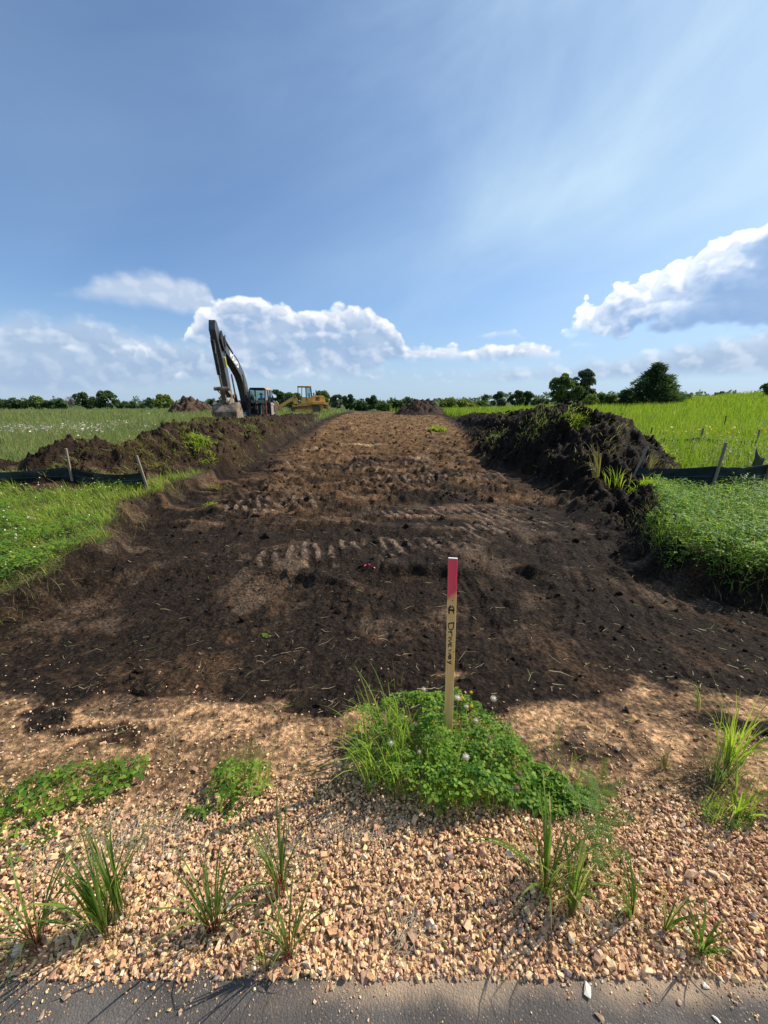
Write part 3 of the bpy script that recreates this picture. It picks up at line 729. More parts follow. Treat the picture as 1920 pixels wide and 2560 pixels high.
def clover_patch(name, test, n, y0, y1, side, hmin, hmax, size, power=1.4, dens_fn=None, stem=True, lab=None):
    x, y, z = field_points(n, y0, y1, power, test, rng, side=side)
    if dens_fn is not None:
        k = rng.random(len(x)) < dens_fn(x, y); x, y, z = x[k], y[k], z[k]
    m = len(x); h = rng.uniform(hmin, hmax, m) * (1 + 0.4 * fbm(x, y, 0.4, 2, 511))
    A = Acc(); A.add(*clover_arrays(p3(x, y, z + h), rng.uniform(*size, m)))
    o = link(name, A.mesh(name, [M_CLOV]), kind='stuff')
    if lab: o['label'] = lab
    return x, y, z
clover_patch('clover_ground_cover', on_left, 60000, 2.3, 7.2, -1, 0.10, 0.20, (0.030, 0.050),
             dens_fn=lambda x, y: np.clip(sstep(fbm(x, y, 0.9, 2, 503) + 0.9 - (y - 2.9) * 0.42 - 0.25 * (x + 4.5), -0.1, 0.4) + 0.05, 0, 1), lab='low clover mixed into the left verge')
# ---- verge on the right: thick clover with longer grass behind
def on_right(x, y, i): return (x > 0) & ((i['soil'] < 0.3) | ((i['sd'] < 0.07 + 0.10 * pn(x * 2.5, y * 2.5, 77)) & (y < 6.2) & (i['front'] < 0.1))) & (y > 2.25) & (i['gravel'] < 0.1) & (i['heap'] < 0.16)
clover_patch('clover_ground_cover', on_right, 95000, 2.3, 7.0, 1, 0.08, 0.26, (0.032, 0.055),
             dens_fn=lambda x, y: sstep(6.7 - y + 0.5 * fbm(x, y, 0.6, 2, 520), 0, 0.5), lab='thick clover on the right verge above the dark bank')
A = Acc()
x, y, z = field_points(110000, 2.3, 9.0, 1.4, on_right, rng, side=1)
k = rng.random(len(x)) < 0.12 + 0.2 * sstep(fbm(x, y, 0.5, 2, 521), 0, 0.5) + 0.1 * (y > 7); x, y, z = x[k], y[k], z[k]; n = len(x)
A.add(*blade_arrays(p3(x, y, z), rng.uniform(0.12, 0.32, n), rng.uniform(0.004, 0.007, n) * (0.8 + y * 0.1), rng.uniform(0, 6.28, n), rng.uniform(0.1, 0.9, n), 3))
link('verge_grass', A.mesh('verge_grass', [M_LAWN]), kind='stuff', label='grass among the clover on the right verge')
# clover heads sprinkled over both verges
def heads(P, r, rg=rng):
    V, F = stones(P, r, rg, jit=0.1, flat=(0.8, 1.0)); n = len(P)
    return V, None, F, np.tile(np.linspace(0, 1, 12), n), np.repeat(rg.random(n), 12)
A = Acc()
for test, side, cnt_, y1 in ((on_left, -1, 5200, 6.9), (on_right, 1, 2600, 6.6)):
    x, y, z = field_points(cnt_, 2.4, y1, 1.4, test, rng, side=side)
    k = rng.random(len(x)) < 0.35 * sstep(fbm(x, y, 0.45, 2, 531), -0.1, 0.35) + 0.012; x, y, z = x[k], y[k], z[k]
    h = rng.uniform(0.19, 0.27, len(x)); A.add(*heads(p3(x, y, z + h), rng.uniform(0.014, 0.024, len(x))))
link('clover_blossoms', A.mesh('clover_blossoms', [M_WHITE]), kind='stuff')
# torn pale grass hanging over the cut edges
A = Acc()
EP = np.array(EXC[1:10] + EXC[18:29][::1]); lens = []
for i0, i1 in [(2, 9)] + [(23, 28)]:
    for i in range(i0, i1):
        (xa, ya), (xb, yb) = EXC[i], EXC[i + 1]; L = math.hypot(xb - xa, yb - ya); m = int(L * 150)
        if L > 6: continue
        t = rng.random(m); x = xa + (xb - xa) * t + rng.normal(0, 0.10, m); y = ya + (yb - ya) * t + rng.normal(0, 0.10, m)
        k = fbm(x, y, 0.5, 2, 541) > -0.25; x, y = x[k], y[k]; m = len(x); z = land(x, y, fine=False)[0]
        side = 1 if x.mean() < 0 else -1
        az = (0 if side > 0 else math.pi) + rng.normal(-0.6 * side, 0.9, m)
        A.add(*blade_arrays(p3(x, y, z + 0.01), rng.uniform(0.08, 0.20, m), rng.uniform(0.003, 0.006, m), az, rng.uniform(0.3, 1.1, m), 3))
link('torn_edge_grass', A.mesh('torn_edge_grass', [M_BROWNG, M_LAWN]), kind='stuff')
A = Acc()
x, y = scatter(70000, 7, 22, 1.5, rng, 0.9, 0.0); z, _, inf = land(x, y)
k = (rng.random(len(x)) < sstep(fbm(x, y, 0.8, 3, 545) - 0.02, 0, 0.30) * (0.9 * (inf['lb'] > 0.08) + 0.45 * (inf['mb'] > 0.05) + 0.25 * (inf['rb'] > 0.1)))
x, y, z = x[k], y[k], z[k]; m = len(x)
A.add(*blade_arrays(p3(x, y, z + 0.01), rng.uniform(0.08, 0.26, m), (0.005 + 0.0006 * y) * rng.uniform(0.7, 1.4, m), rng.uniform(3.6, 6.0, m), rng.uniform(0.8, 1.8, m), 2))
link('torn_turf_scraps', A.mesh('torn_turf_scraps', [M_SCRAP]), kind='stuff', label='scraps of torn turf on the soil berm')

# ---- meadow on the left beyond the berm, tall pale weeds
A = Acc()
def mead(x, y, i): return (x < 1) & (i['soil'] < 0.35) & (i['heap'] < 0.10) & ((y > 9.2) | (x < -8.5))
x, y, z = field_points(230000, 8.0, 66, 1.62, mead, rng, side=-1)
n = len(x); d = fbm(x, y, 3.5, 3, 551); d2 = fbm(x, y, 0.9, 2, 553)
H = rng.uniform(0.26, 0.60, n) * (1 + 0.5 * d + 0.35 * d2) * sstep(y, 8, 16).clip(0.55, 1)
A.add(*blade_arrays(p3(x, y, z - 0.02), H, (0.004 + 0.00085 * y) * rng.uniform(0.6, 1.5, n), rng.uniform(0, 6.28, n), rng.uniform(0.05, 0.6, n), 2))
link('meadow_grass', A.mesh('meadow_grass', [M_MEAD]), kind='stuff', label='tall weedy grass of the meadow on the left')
A = Acc()     # drift of small white flowers in it
x, y, z = field_points(26000, 12, 40, 1.5, mead, rng, side=-1)
k = (rng.random(len(x)) < 0.85 * sstep(1.15 - np.abs(y - 18.5) / 5.0 - np.abs(x + 15.5) / 7.0 + 0.5 * fbm(x, y, 2, 3, 561), 0.0, 0.7) + 0.01)
x, y, z = x[k], y[k], z[k]; n = len(x); c = p3(x, y, z + rng.uniform(0.35, 0.62, n))
u = rng.normal(size=(n, 3)) * 0.5 + [1, 0, 0.2]; v = rng.normal(size=(n, 3)) * 0.5 + [0, 0.6, 0.5]; s_ = (0.018 + 0.0005 * y)[:, None] * rng.uniform(0.6, 1.4, (n, 1))
V, F = quads_of(c, u * s_, v * s_); A.add(V, F, None, np.zeros(len(V)), np.repeat(rng.random(n), 4))
link('white_wildflowers', A.mesh('white_wildflowers', [M_WHITE]), kind='stuff')
# ---- rising field on the right, dense yellow-green tall grass
A = Acc()
def crop(x, y, i): return (x > 1) & (i['soil'] < 0.35) & (i['heap'] < 0.10) & (y > 7.0) & ~((x > 9) & (x < 15) & (y > 26) & (y < 34) & (i['sd'] > -3))
x, y, z = field_points(260000, 7.0, 68, 1.62, crop, rng, side=1)
n = len(x); d = fbm(x, y, 3, 3, 571); d2 = fbm(x, y, 0.7, 2, 573)
weedy = sstep(fbm(x, y, 1.6, 3, 575) + 0.95 - (y - 8) * 0.12, 0, 0.4)
H = (rng.uniform(0.40, 0.95, n) * (1 + 0.18 * d2 + 0.12 * d)) * (1 - 0.28 * weedy) * sstep(y, 6.5, 10).clip(0.5, 1)
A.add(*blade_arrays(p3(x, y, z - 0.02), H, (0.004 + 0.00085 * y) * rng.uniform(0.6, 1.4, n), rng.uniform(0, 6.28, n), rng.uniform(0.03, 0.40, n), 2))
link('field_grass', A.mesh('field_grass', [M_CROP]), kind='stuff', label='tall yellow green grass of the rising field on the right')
# grey green weeds in front of it, with leaves up their stems
A = Acc()
x, y, z = field_points(8000, 7.4, 22, 1.3, lambda x, y, i: crop(x, y, i) & (x > 4), rng, side=1)
k = rng.random(len(x)) < sstep(fbm(x, y, 1.2, 2, 581) + 0.5, 0, 0.5) * 0.7; x, y, z = x[k], y[k], z[k]; n = len(x)
Hs = rng.uniform(0.35, 0.80, n)
A.add(*blade_arrays(p3(x, y, z), Hs, np.full(n, 0.008), rng.uniform(0, 6.28, n), rng.uniform(0, 0.2, n), 2))
for j in range(12):
    t = rng.uniform(0.25, 1.0, n); a = rng.uniform(0, 6.28, n); c = p3(x, y, z + Hs * t * 0.95)
    u = np.stack([np.cos(a), np.sin(a), rng.normal(0.3, 0.3, n)], 1) * 0.045; v = np.stack([-np.sin(a), np.cos(a), np.zeros(n)], 1) * 0.014
    V, F = quads_of(c + u * 0.8, u, v); A.add(V, F, None, np.full(len(V), 0.8), np.repeat(rng.random(n), 4))
link('leafy_weeds', A.mesh('leafy_weeds', [M_MEAD]), kind='stuff', label='leafy weeds in front of the right field')
A = Acc()
x, y, z = field_points(9000, 9, 20, 1.3, crop, rng, side=1)
k = rng.random(len(x)) < sstep(1.2 - np.abs(y - 13.2) / 2.6 - np.abs(x - 11.5) / 2.6 + 0.5 * fbm(x, y, 1, 2, 585), 0.1, 0.6) * 0.42
x, y, z = x[k], y[k], z[k]; n = len(x); c = p3(x, y, z + rng.uniform(0.55, 0.8, n)); s_ = rng.uniform(0.02, 0.04, (n, 1))
V, F = quads_of(c, (rng.normal(size=(n, 3)) * 0.4 + [1, 0, 0]) * s_, (rng.normal(size=(n, 3)) * 0.4 + [0, 0.5, 0.8]) * s_); A.add(V, F, None, np.zeros(len(V)), np.repeat(rng.random(n), 4))
link('yellow_wildflowers', A.mesh('yellow_wildflowers', [M_YELL]), kind='stuff')

# ---- straw and torn stems strewn on the soil
A = Acc()
x, y = scatter(2300, 1.35, 12, 1.75, rng, 1.05, 0.3); z, _, inf = land(x, y)
k = (inf['soil'] > 0.5) & (rng.random(len(x)) < 0.42 + 0.35 * inf['hp'] + 0.25 * (x < 0)); x, y, z = x[k], y[k], z[k]; n = len(x)
L = rng.lognormal(math.log(0.05), 0.5, n).clip(0.02, 0.2) * (0.8 + 0.08 * y); a = rng.normal(0.5, 0.9, n)
dv = np.stack([np.cos(a), np.sin(a), rng.normal(0.02, 0.12, n)], 1) * L[:, None]; wv = np.stack([-np.sin(a), np.cos(a), np.zeros(n)], 1) * (0.0010 + 0.00035 * y)[:, None]
wv[:, 2] += wv[:, 0] * 0.5
c0 = p3(x, y, z + 0.008); mid = c0 + dv * 0.5 + np.stack([-np.sin(a), np.cos(a), np.ones(n) * 0.3], 1) * (L * rng.normal(0, 0.12, n))[:, None]; c1 = c0 + dv
V = np.stack([c0 - wv, c0 + wv, mid + wv, mid - wv, c1 + wv * 0.4, c1 - wv * 0.4], 1).reshape(-1, 3)
o = (np.arange(n) * 6)[:, None]; F = np.concatenate([o + np.array([[0, 1, 2, 3]]), o + np.array([[3, 2, 4, 5]])])
A.add(V, F, None, np.full(len(V), 0.3), np.repeat(rng.random(n), 6))
link('straw_litter', A.mesh('straw_litter', [M_STRAW]), kind='stuff')

# ---- mats of dead grass lying on the gravel
A = Acc()
for (mx, my, ax_, ay_, m) in ((-0.95, 1.05, 0.26, 0.09, 900), (-0.12, 1.09, 0.18, 0.05, 420), (-1.15, 0.98, 0.2, 0.05, 300), (-0.42, 1.02, 0.12, 0.05, 260), (0.05, 0.80, 0.05, 0.04, 90)):
    x = mx + rng.normal(0, ax_ * 0.6, m); y = my + rng.normal(0, ay_ * 0.6, m); z = ground_z(x, y) + rng.uniform(0.004, 0.018, m); a = rng.normal(0.6, 1.0, m); L = rng.uniform(0.02, 0.09, m)
    dv = np.stack([np.cos(a), np.sin(a), rng.normal(0, 0.15, m)], 1) * L[:, None]; wv = np.stack([-np.sin(a), np.cos(a), np.ones(m) * 0.4], 1) * rng.uniform(0.0006, 0.0014, (m, 1)); c0 = p3(x, y, z)
    V = np.stack([c0 - wv, c0 + wv, c0 + dv * 0.5 + wv + [0, 0, 0.004], c0 + dv * 0.5 - wv + [0, 0, 0.004], c0 + dv + wv * 0.3, c0 + dv - wv * 0.3], 1).reshape(-1, 3)
    o = (np.arange(m) * 6)[:, None]; A.add(V, np.concatenate([o + np.array([[0, 1, 2, 3]]), o + np.array([[3, 2, 4, 5]])]), None, np.full(len(V), 0.6), np.repeat(rng.random(m), 6))
M_DEADG = leaf_mat('dead_grass', (0.16, 0.115, 0.085), (0.42, 0.34, 0.23), trans=0.1)
link('dead_grass_litter', A.mesh('dead_grass_litter', [M_DEADG]), kind='stuff', label='mats of dead grass lying on the gravel')

# ---- individual plants in the gravel: every blade is a part
def bigblade(name, base, L, W_, az, bend, mat, parent, curl=0.0, segs=7, tw=0.0, rnd=None):
    kink = random.randint(3, 5) if (segs == 7 and random.random() < 0.3) else 0; kinka = random.uniform(0.4, 1.5)
    """one long grass blade with a folded midrib; bend: 0 upright .. 1.6 arching over"""
    base = Vector(base); d = Vector((math.cos(az), math.sin(az), 0)); s0 = Vector((-math.sin(az), math.cos(az), 0))
    p = base.copy(); th = math.pi / 2 - 0.15 * bend; V = []; T = []
    for i in range(segs + 1):
        t = i / segs; a = tw * t; w = W_ * (0.55 + 1.3 * t if t < 0.35 else 1.0 - ((t - 0.35) / 0.65) ** 1.8) * 0.5
        w = max(w, W_ * 0.03)
        tang = d * math.cos(th) + Vector((0, 0, 1)) * math.sin(th); nrm = d * -math.sin(th) + Vector((0, 0, 1)) * math.cos(th)
        s = s0 * math.cos(a) + nrm * math.sin(a)
        V += [p - s * w + nrm * w * 0.35, p.copy(), p + s * w + nrm * w * 0.35]; T += [t] * 3
        if kink and i == kink: th -= kinka
        p = p + tang * (L / segs); th -= bend * (1.25 / segs) * (0.4 + 1.3 * t) + curl / segs
    F = []
    for i in range(segs):
        a = i * 3; F += [(a, a + 1, a + 4, a + 3), (a + 1, a + 2, a + 5, a + 4)]
    r = random.random() if rnd is None else rnd
    me = mesh_np(name, np.array([tuple(v) for v in V]), [np.array(F)], [mat], attrs={'t': np.array(T), 'rnd': np.full(len(V), r)}, smooth=True)
    return link(name, me, parent)
def tuft(x, y, label, n, L, mat, spread=(0.0, 6.28), bend=(0.3, 1.2), W_=(0.004, 0.007), r=0.02, cat='grass tuft', group=None, flat=0.0):
    z = float(ground_z(x, y)[0]) + 0.004
    t = empty('grass_tuft', (x, y, z)); tagged(t, label, cat, group)
    if y < 1.5 and n > 8:      # a mat of dead thatch round the base
        A = Acc(); m = 40; q = rng.normal(0, r * 0.9 + 0.008, (m, 2))
        A.add(*blade_arrays(np.stack([q[:, 0], q[:, 1], np.zeros(m)], 1), rng.uniform(0.02, 0.07, m), rng.uniform(0.0012, 0.003, m), rng.uniform(0, 6.28, m), rng.uniform(0.6, 1.8, m), 2))
        o = link('thatch', A.mesh('thatch', [M_BROWNG]), t); o['kind'] = 'stuff'
    for i in range(int(n * (1.7 if y < 1.5 else 1))):
        a = random.uniform(*spread); rr_ = random.random() * r
        b = abs(random.uniform(*bend) + random.gauss(0, 0.25)); ll = random.uniform(*L) * (1.48 if y < 1.5 else 1.0)
        bigblade('blade', (math.cos(a) * rr_, math.sin(a) * rr_, 0), ll, random.uniform(*W_) * 0.95, a + random.gauss(0, 0.25), b, mat, t, tw=random.gauss(0, 0.7))
    return t
tuft(-0.87, 0.80, 'tall upright crabgrass tuft in the gravel at lower left', 30, (0.13, 0.29), M_CRAB, bend=(0.0, 1.5), W_=(0.004, 0.0085), r=0.035)
tuft(-0.84, 0.83, 'slender upright blades behind the tall crabgrass tuft at lower left', 10, (0.20, 0.32), M_CRAB, bend=(0.0, 0.35), W_=(0.004, 0.0075), r=0.025)
tuft(-1.06, 0.77, 'sprawling red based grass at the left edge of the gravel', 20, (0.14, 0.30), M_REDG, bend=(1.2, 2.3), W_=(0.004, 0.007), r=0.02)
tuft(-0.53, 0.80, 'sprawling grass with red base left of the paired tufts', 17, (0.12, 0.25), M_REDG, bend=(0.5, 2.2), W_=(0.004, 0.008), r=0.02, spread=(-0.3, 3.6))
tuft(-0.345, 0.905, 'wide star of long grass blades with a crimson base', 22, (0.14, 0.29), M_REDG, bend=(0.5, 1.7), W_=(0.003, 0.0065), r=0.02)
tuft(-0.285, 0.75, 'small upright red based grass nearest the asphalt', 15, (0.10, 0.22), M_REDG, bend=(0.1, 1.5), W_=(0.0035, 0.007), r=0.02)
tuft(-0.345, 0.72, 'tiny yellow green grass sprig at the asphalt edge', 7, (0.06, 0.12), M_CRAB, bend=(0.2, 0.8), W_=(0.003, 0.005), r=0.012)
tuft(0.545, 0.905, 'arching broad bladed grass tuft in the right gravel', 22, (0.14, 0.28), M_CRAB, bend=(0.2, 2.2), W_=(0.005, 0.010), r=0.03)
tuft(0.605, 0.845, 'upright tall grass just in front of the arching right tuft', 14, (0.12, 0.27), M_CRAB, bend=(0.0, 1.4), W_=(0.005, 0.010), r=0.02)
tuft(0.80, 0.835, 'thin grass leaning left, right of the broad bladed tuft', 15, (0.08, 0.19), M_CRAB, spread=(1.2, 3.9), bend=(0.1, 1.4), W_=(0.003, 0.006), r=0.02)
tuft(0.955, 0.755, 'low flat grass rosette near the right asphalt edge', 14, (0.05, 0.12), M_CRAB, bend=(0.9, 2.0), W_=(0.004, 0.007), r=0.012)
tuft(0.875, 0.80, 'low arching sprig between the thin grass and the flat rosette', 6, (0.08, 0.15), M_CRAB, spread=(-1.0, 1.2), bend=(0.9, 1.6), W_=(0.004, 0.006), r=0.01)
tuft(1.275, 1.36, 'small dry bleached grass tuft on the tan soil', 16, (0.05, 0.09), M_BROWNG, spread=(1.0, 2.8), bend=(0.0, 0.5), W_=(0.002, 0.004), r=0.02)
tuft(1.55, 1.36, 'bright tall grass at the back of the right edge clump', 34, (0.16, 0.30), M_LAWN, bend=(0.0, 1.2), W_=(0.004, 0.007), r=0.05)
tuft(1.60, 1.18, 'fine dark green grass tuft low at the right edge', 40, (0.08, 0.15), M_CRAB, bend=(0.0, 0.8), W_=(0.0015, 0.003), r=0.03)
tuft(1.42, 1.16, 'yellowish broad blades in front of the right edge clump', 18, (0.07, 0.17), M_LAWN, bend=(0.2, 1.9), W_=(0.004, 0.008), r=0.05)
tuft(1.47, 1.30, 'grey green low grass in the middle of the right edge clump', 34, (0.06, 0.13), M_MEAD, bend=(0.3, 1.2), W_=(0.003, 0.005), r=0.07)
tuft(1.75, 1.75, 'pale leaning grass sprig on tan soil at the far right', 10, (0.12, 0.28), M_CRAB, spread=(1.6, 3.6), bend=(0.2, 1.0), W_=(0.004, 0.007), r=0.03)
tuft(-0.28, 1.21, 'tiny green sprout in gravel left of the clover clump', 5, (0.04, 0.09), M_CRAB, bend=(0.0, 0.5), W_=(0.002, 0.004), r=0.008)
tuft(0.08, 1.98, 'thin seeding grass stalks behind the clover clump', 6, (0.10, 0.18), M_BROWNG, bend=(0.0, 0.4), W_=(0.0015, 0.0025), r=0.03)
# tall brown grass on the right bank
tuft(4.05, 7.15, 'long brown arching grass on the bank before the black heap', 46, (0.35, 0.95), M_BROWNG, spread=(1.7, 4.0), bend=(0.1, 1.1), W_=(0.008, 0.014), r=0.12)
tuft(4.35, 7.05, 'short green grass at the foot of the long brown grass', 50, (0.15, 0.45), M_LAWN, bend=(0.1, 1.3), W_=(0.008, 0.016), r=0.22)
tuft(4.9, 7.1, 'reddish seeding dock stalks leaning by the right fence end', 20, (0.30, 0.62), M_BROWNG, spread=(-0.6, 1.6), bend=(0.1, 0.7), W_=(0.010, 0.02), r=0.12, cat='weed')

# clumps of clover: each leaf a part
LEAFM = []
for i in range(10):
    V, q, t, tt, r_ = clover_arrays(np.zeros((1, 3)), np.array([1.0]), rng, tilt=0.0, droop=rng.uniform(0.05, 0.45))
    LEAFM.append(mesh_np('clover_leaf', V, [q, t], [M_CLOV], attrs={'t': tt, 'rnd': np.full(len(V), i / 9.0)}, smooth=True))
def one_leaf(parent, p, size, tilt=0.4):
    o = bpy.data.objects.new('clover_leaf', random.choice(LEAFM)); COL.objects.link(o); o.parent = parent
    o.location = p; o.scale = (size,) * 3
    o.rotation_euler = (random.gauss(0, tilt), random.gauss(0, tilt), random.uniform(0, 6.28)); return o
def stalks(parent, pts, name='stem', mat=None, w=0.0012, lean=0.4):
    """thin petioles from the ground to the leaves, one mesh per clump"""
    P1 = np.array(pts); n = len(P1); P0 = P1.copy(); P0[:, 2] = P1[:, 2] * 0.05; P0[:, :2] += rng.normal(0, 0.02, (n, 2))
    a = rng.uniform(0, 6.28, n); wv = np.stack([np.cos(a), np.sin(a), 0 * a], 1) * w
    V = np.stack([P0 - wv, P0 + wv, P1 + wv, P1 - wv], 1).reshape(-1, 3); F = (np.arange(n) * 4)[:, None] + np.arange(4)
    me = mesh_np(name, V, [F], [mat or M_LAWN], attrs={'t': np.full(len(V), 0.5), 'rnd': np.repeat(rng.random(n), 4)})
    o = link(name, me, parent); o['kind'] = 'stuff'; return o
HEADM = []
for i in range(3):
    V0, F0 = [], []; n = 46; b = 0
    bm = bmesh.new()
    for j in range(n):       # a ball of small florets pointing outward
        ph = math.acos(1 - 1.75 * (j + 0.5) / n); th = j * 2.399963
        d = Vector((math.sin(ph) * math.cos(th), math.sin(ph) * math.sin(th), math.cos(ph)))
        s1 = d.orthogonal().normalized() * 0.16; s2 = d.cross(s1)
        p = d * 0.62; q = d * random.uniform(0.95, 1.1) + Vector((0, 0, 0.12))
        vs_ = [bm.verts.new(p + s1 * 0.5), bm.verts.new(p - s1 * 0.5), bm.verts.new(p + s2 * 0.5), bm.verts.new(q + s1 * 0.5), bm.verts.new(q - s1 * 0.5)]
        bm.faces.new((vs_[0], vs_[1], vs_[4], vs_[3])); bm.faces.new((vs_[0], vs_[3], vs_[2])); bm.faces.new((vs_[1], vs_[2], vs_[4]))
    bmesh.ops.create_icosphere(bm, subdivisions=1, radius=0.66)
    me = bpy.data.meshes.new('flower_head'); bm.to_mesh(me); bm.free()
    nv = len(me.vertices)
    for k_, v_ in (('t', 0.5), ('rnd', (0.85, 0.45, 0.0)[i])):
        a_ = me.attributes.new(k_, 'FLOAT', 'POINT'); a_.data.foreach_set('value', np.full(nv, v_, np.float32))
    HEADM.append(me)
M_HEADB = leaf_mat('brown_petal', (0.30, 0.20, 0.13), (0.40, 0.30, 0.18), trans=0.2)
HEADM[0].materials.append(M_WHITE); HEADM[1].materials.append(M_WHITE); HEADM[2].materials.append(M_HEADB)
def flower(parent, x, y, z0, z1, r, kind):
    st = bigblade('flower', (x, y, z0), z1 - z0, 0.0022, random.uniform(0, 6.28), 0.06, M_LAWN, parent, segs=4)
    # head sits on the last vertex ring
    v = st.data.vertices[-2].co
    o = bpy.data.objects.new('flower_head', HEADM[kind]); COL.objects.link(o); o.parent = st; o.location = v; o.scale = (r * 1.0, r * 1.0, r * 0.9)
    return st
M_LONG = leaf_mat('long_pale_grass', (0.16, 0.25, 0.035), (0.30, 0.38, 0.07), base=(0.10, 0.16, 0.03), trans=0.5)
CL_POLY = [(-0.15, 1.34), (-0.06, 1.24), (0.08, 1.185), (0.30, 1.15), (0.52, 1.15), (0.74, 1.16), (0.84, 1.22), (0.70, 1.36), (0.56, 1.52), (0.44, 1.66), (0.22, 1.72), (0.02, 1.66), (-0.12, 1.52)]
def clump_h(x, y): return (0.185 + 0.07 * fbm(x, y, 0.14, 2, 901)) * np.sqrt(np.clip(1 - ((x - 0.22) / 0.46) ** 2 * np.where(x > 0.22, 0.95, 0.6) - ((y - 1.46) / 0.40) ** 2 * 0.8, 0.03, 1))
cz0 = float(ground_z(0.30, 1.42)[0])
clump = empty('clover_clump', (0.30, 1.42, cz0)); tagged(clump, 'big bushy clump of clover and grass around the pink topped stake', 'clover clump')
x = rng.uniform(-0.18, 0.88, 5200); y = rng.uniform(1.12, 1.75, 5200); k = sdf(x, y, CL_POLY) + 0.045 * fbm(x, y, 0.16, 3, 9) + 0.012 > 0; x, y = x[k], y[k]
grassy = (x < 0.16) & (y < 1.6) & (rng.random(len(x)) < 0.75)
x, y = x[~grassy], y[~grassy]
hh = clump_h(x, y) * (1 - rng.random(len(x)) ** 2.2 * 0.75) + 0.012
order = np.argsort(-(hh / clump_h(x, y)) + 0.45 * (y - 1.15)); x, y, hh = x[order], y[order], hh[order]
gz_ = land(x, y, fine=False)[0] - cz0
for i in range(295):
    one_leaf(clump, (x[i] - 0.30, y[i] - 1.42, gz_[i] + hh[i]), random.uniform(0.030, 0.046))
A = Acc(); m = slice(295, 2100)
A.add(*clover_arrays(p3(x[m] - 0.30, y[m] - 1.42, gz_[m] + hh[m]), rng.uniform(0.022, 0.036, len(x[m])), tilt=0.5))
o = link('clover_foliage', A.mesh('clover_foliage', [M_CLOV]), clump); o['kind'] = 'stuff'
stalks(clump, [(x[i] - 0.30, y[i] - 1.42, gz_[i] + hh[i]) for i in range(900)])
for i in range(170):     # arching light grass on the left side of the clump
    bx, by = random.uniform(-0.10, 0.16), random.uniform(1.20, 1.58)
    bigblade('blade', (bx - 0.30, by - 1.42, 0.0), random.uniform(0.20, 0.44), random.uniform(0.004, 0.0075), random.gauss(3.5, 0.95), random.uniform(0.25, 1.5), M_LONG, clump, tw=random.gauss(0, 0.5))
for i in range(60):
    bx, by = random.uniform(0.02, 0.34), random.uniform(1.18, 1.45)
    bigblade('blade', (bx - 0.30, by - 1.42, 0.0), random.uniform(0.18, 0.32), random.uniform(0.0028, 0.005), random.uniform(0, 6.28), random.uniform(0.0, 0.5), M_CRAB, clump, tw=random.gauss(0, 0.5))
for i in range(130):
    bx, by = random.uniform(0.18, 0.88), random.uniform(1.14, 1.55)
    bigblade('blade', (bx - 0.30, by - 1.42, 0.0), random.uniform(0.08, 0.24), random.uniform(0.0018, 0.004), random.uniform(0, 6.28), random.uniform(0.3, 1.6), M_LONG if random.random() < 0.7 else M_BROWNG, clump, tw=random.gauss(0, 0.5))
for (fx, fy, fz, r_, kd) in ((0.345, 1.50, 0.27, 0.016, 0), (0.53, 1.56, 0.22, 0.016, 0), (0.34, 1.25, 0.20, 0.015, 0), (0.03, 1.32, 0.20, 0.016, 0), (0.42, 1.44, 0.20, 0.012, 1), (0.46, 1.36, 0.19, 0.013, 2), (0.20, 1.58, 0.25, 0.013, 1),
                             (0.22, 1.62, 0.27, 0.008, 2), (0.40, 1.52, 0.21, 0.012, 1), (0.53, 1.18, 0.13, 0.014, 2), (0.56, 1.24, 0.13, 0.012, 2), (0.05, 1.22, 0.15, 0.011, 2), (0.15, 1.30, 0.18, 0.009, 1), (0.24, 1.17, 0.12, 0.009, 2), (0.62, 1.38, 0.17, 0.009, 1)):
    flower(clump, fx - 0.30, fy - 1.42, 0.02, fz, r_, kd)
M_YH = M_YELL
for (fx, fy, fz) in ((0.44, 1.60, 0.22), (0.425, 1.52, 0.21), (0.385, 1.58, 0.21)):
    f = flower(clump, fx - 0.30, fy - 1.42, 0.02, fz, 0.009, 0)
    hd = f.children[0]; me = hd.data.copy(); me.materials.clear(); me.materials.append(M_YELL); hd.data = me
# the other clover clumps
def clover_clump(x0, y0, rx, ry, n, nstraw, label, h=0.05, seedaz=0.5, rot=0.0, size=(0.026, 0.040), off=0.0):
    z0 = float(ground_z(x0, y0)[0]); t = empty('clover_clump', (x0, y0, z0)); tagged(t, label, 'clover clump')
    pts = []
    for i in range(n):
        a = random.uniform(0, 6.28); r = math.sqrt(random.random()); px, py = math.cos(a) * r * rx, math.sin(a) * r * ry
        px, py = px * math.cos(rot) - py * math.sin(rot), px * math.sin(rot) + py * math.cos(rot)
        dz = float(land(np.array([x0 + px]), np.array([y0 + py]), fine=False)[0][0]) - float(land(np.array([x0]), np.array([y0]), fine=False)[0][0])
        p = (px, py, dz + h * (1.1 - r * 0.6) * random.uniform(0.4, 1.3) + 0.012); pts.append(p)
        one_leaf(t, p, random.uniform(*size), 0.5)
    stalks(t, pts, w=0.0011)
    for i in range(nstraw):
        a = random.uniform(0, 6.28); r = math.sqrt(random.random()); px, py = math.cos(a) * r * rx, math.sin(a) * r * ry
        px, py = px * math.cos(rot) - py * math.sin(rot), px * math.sin(rot) + py * math.cos(rot)
        bigblade('stem', (px, py, 0.02), random.uniform(0.07, 0.17), random.uniform(0.0015, 0.003), random.gauss(seedaz, 0.35), random.uniform(0.9, 1.7), M_LAWN, t, segs=5)
    return t
clover_clump(-1.38, 1.24, 0.34, 0.12, 175, 190, 'flattened clover patch with trailing stems at the left edge', h=0.05, rot=0.35, seedaz=0.6, size=(0.032, 0.050))
clover_clump(-1.42, 1.02, 0.20, 0.08, 44, 20, 'sparse round leaved clover below the flattened left patch', h=0.03, rot=0.3)
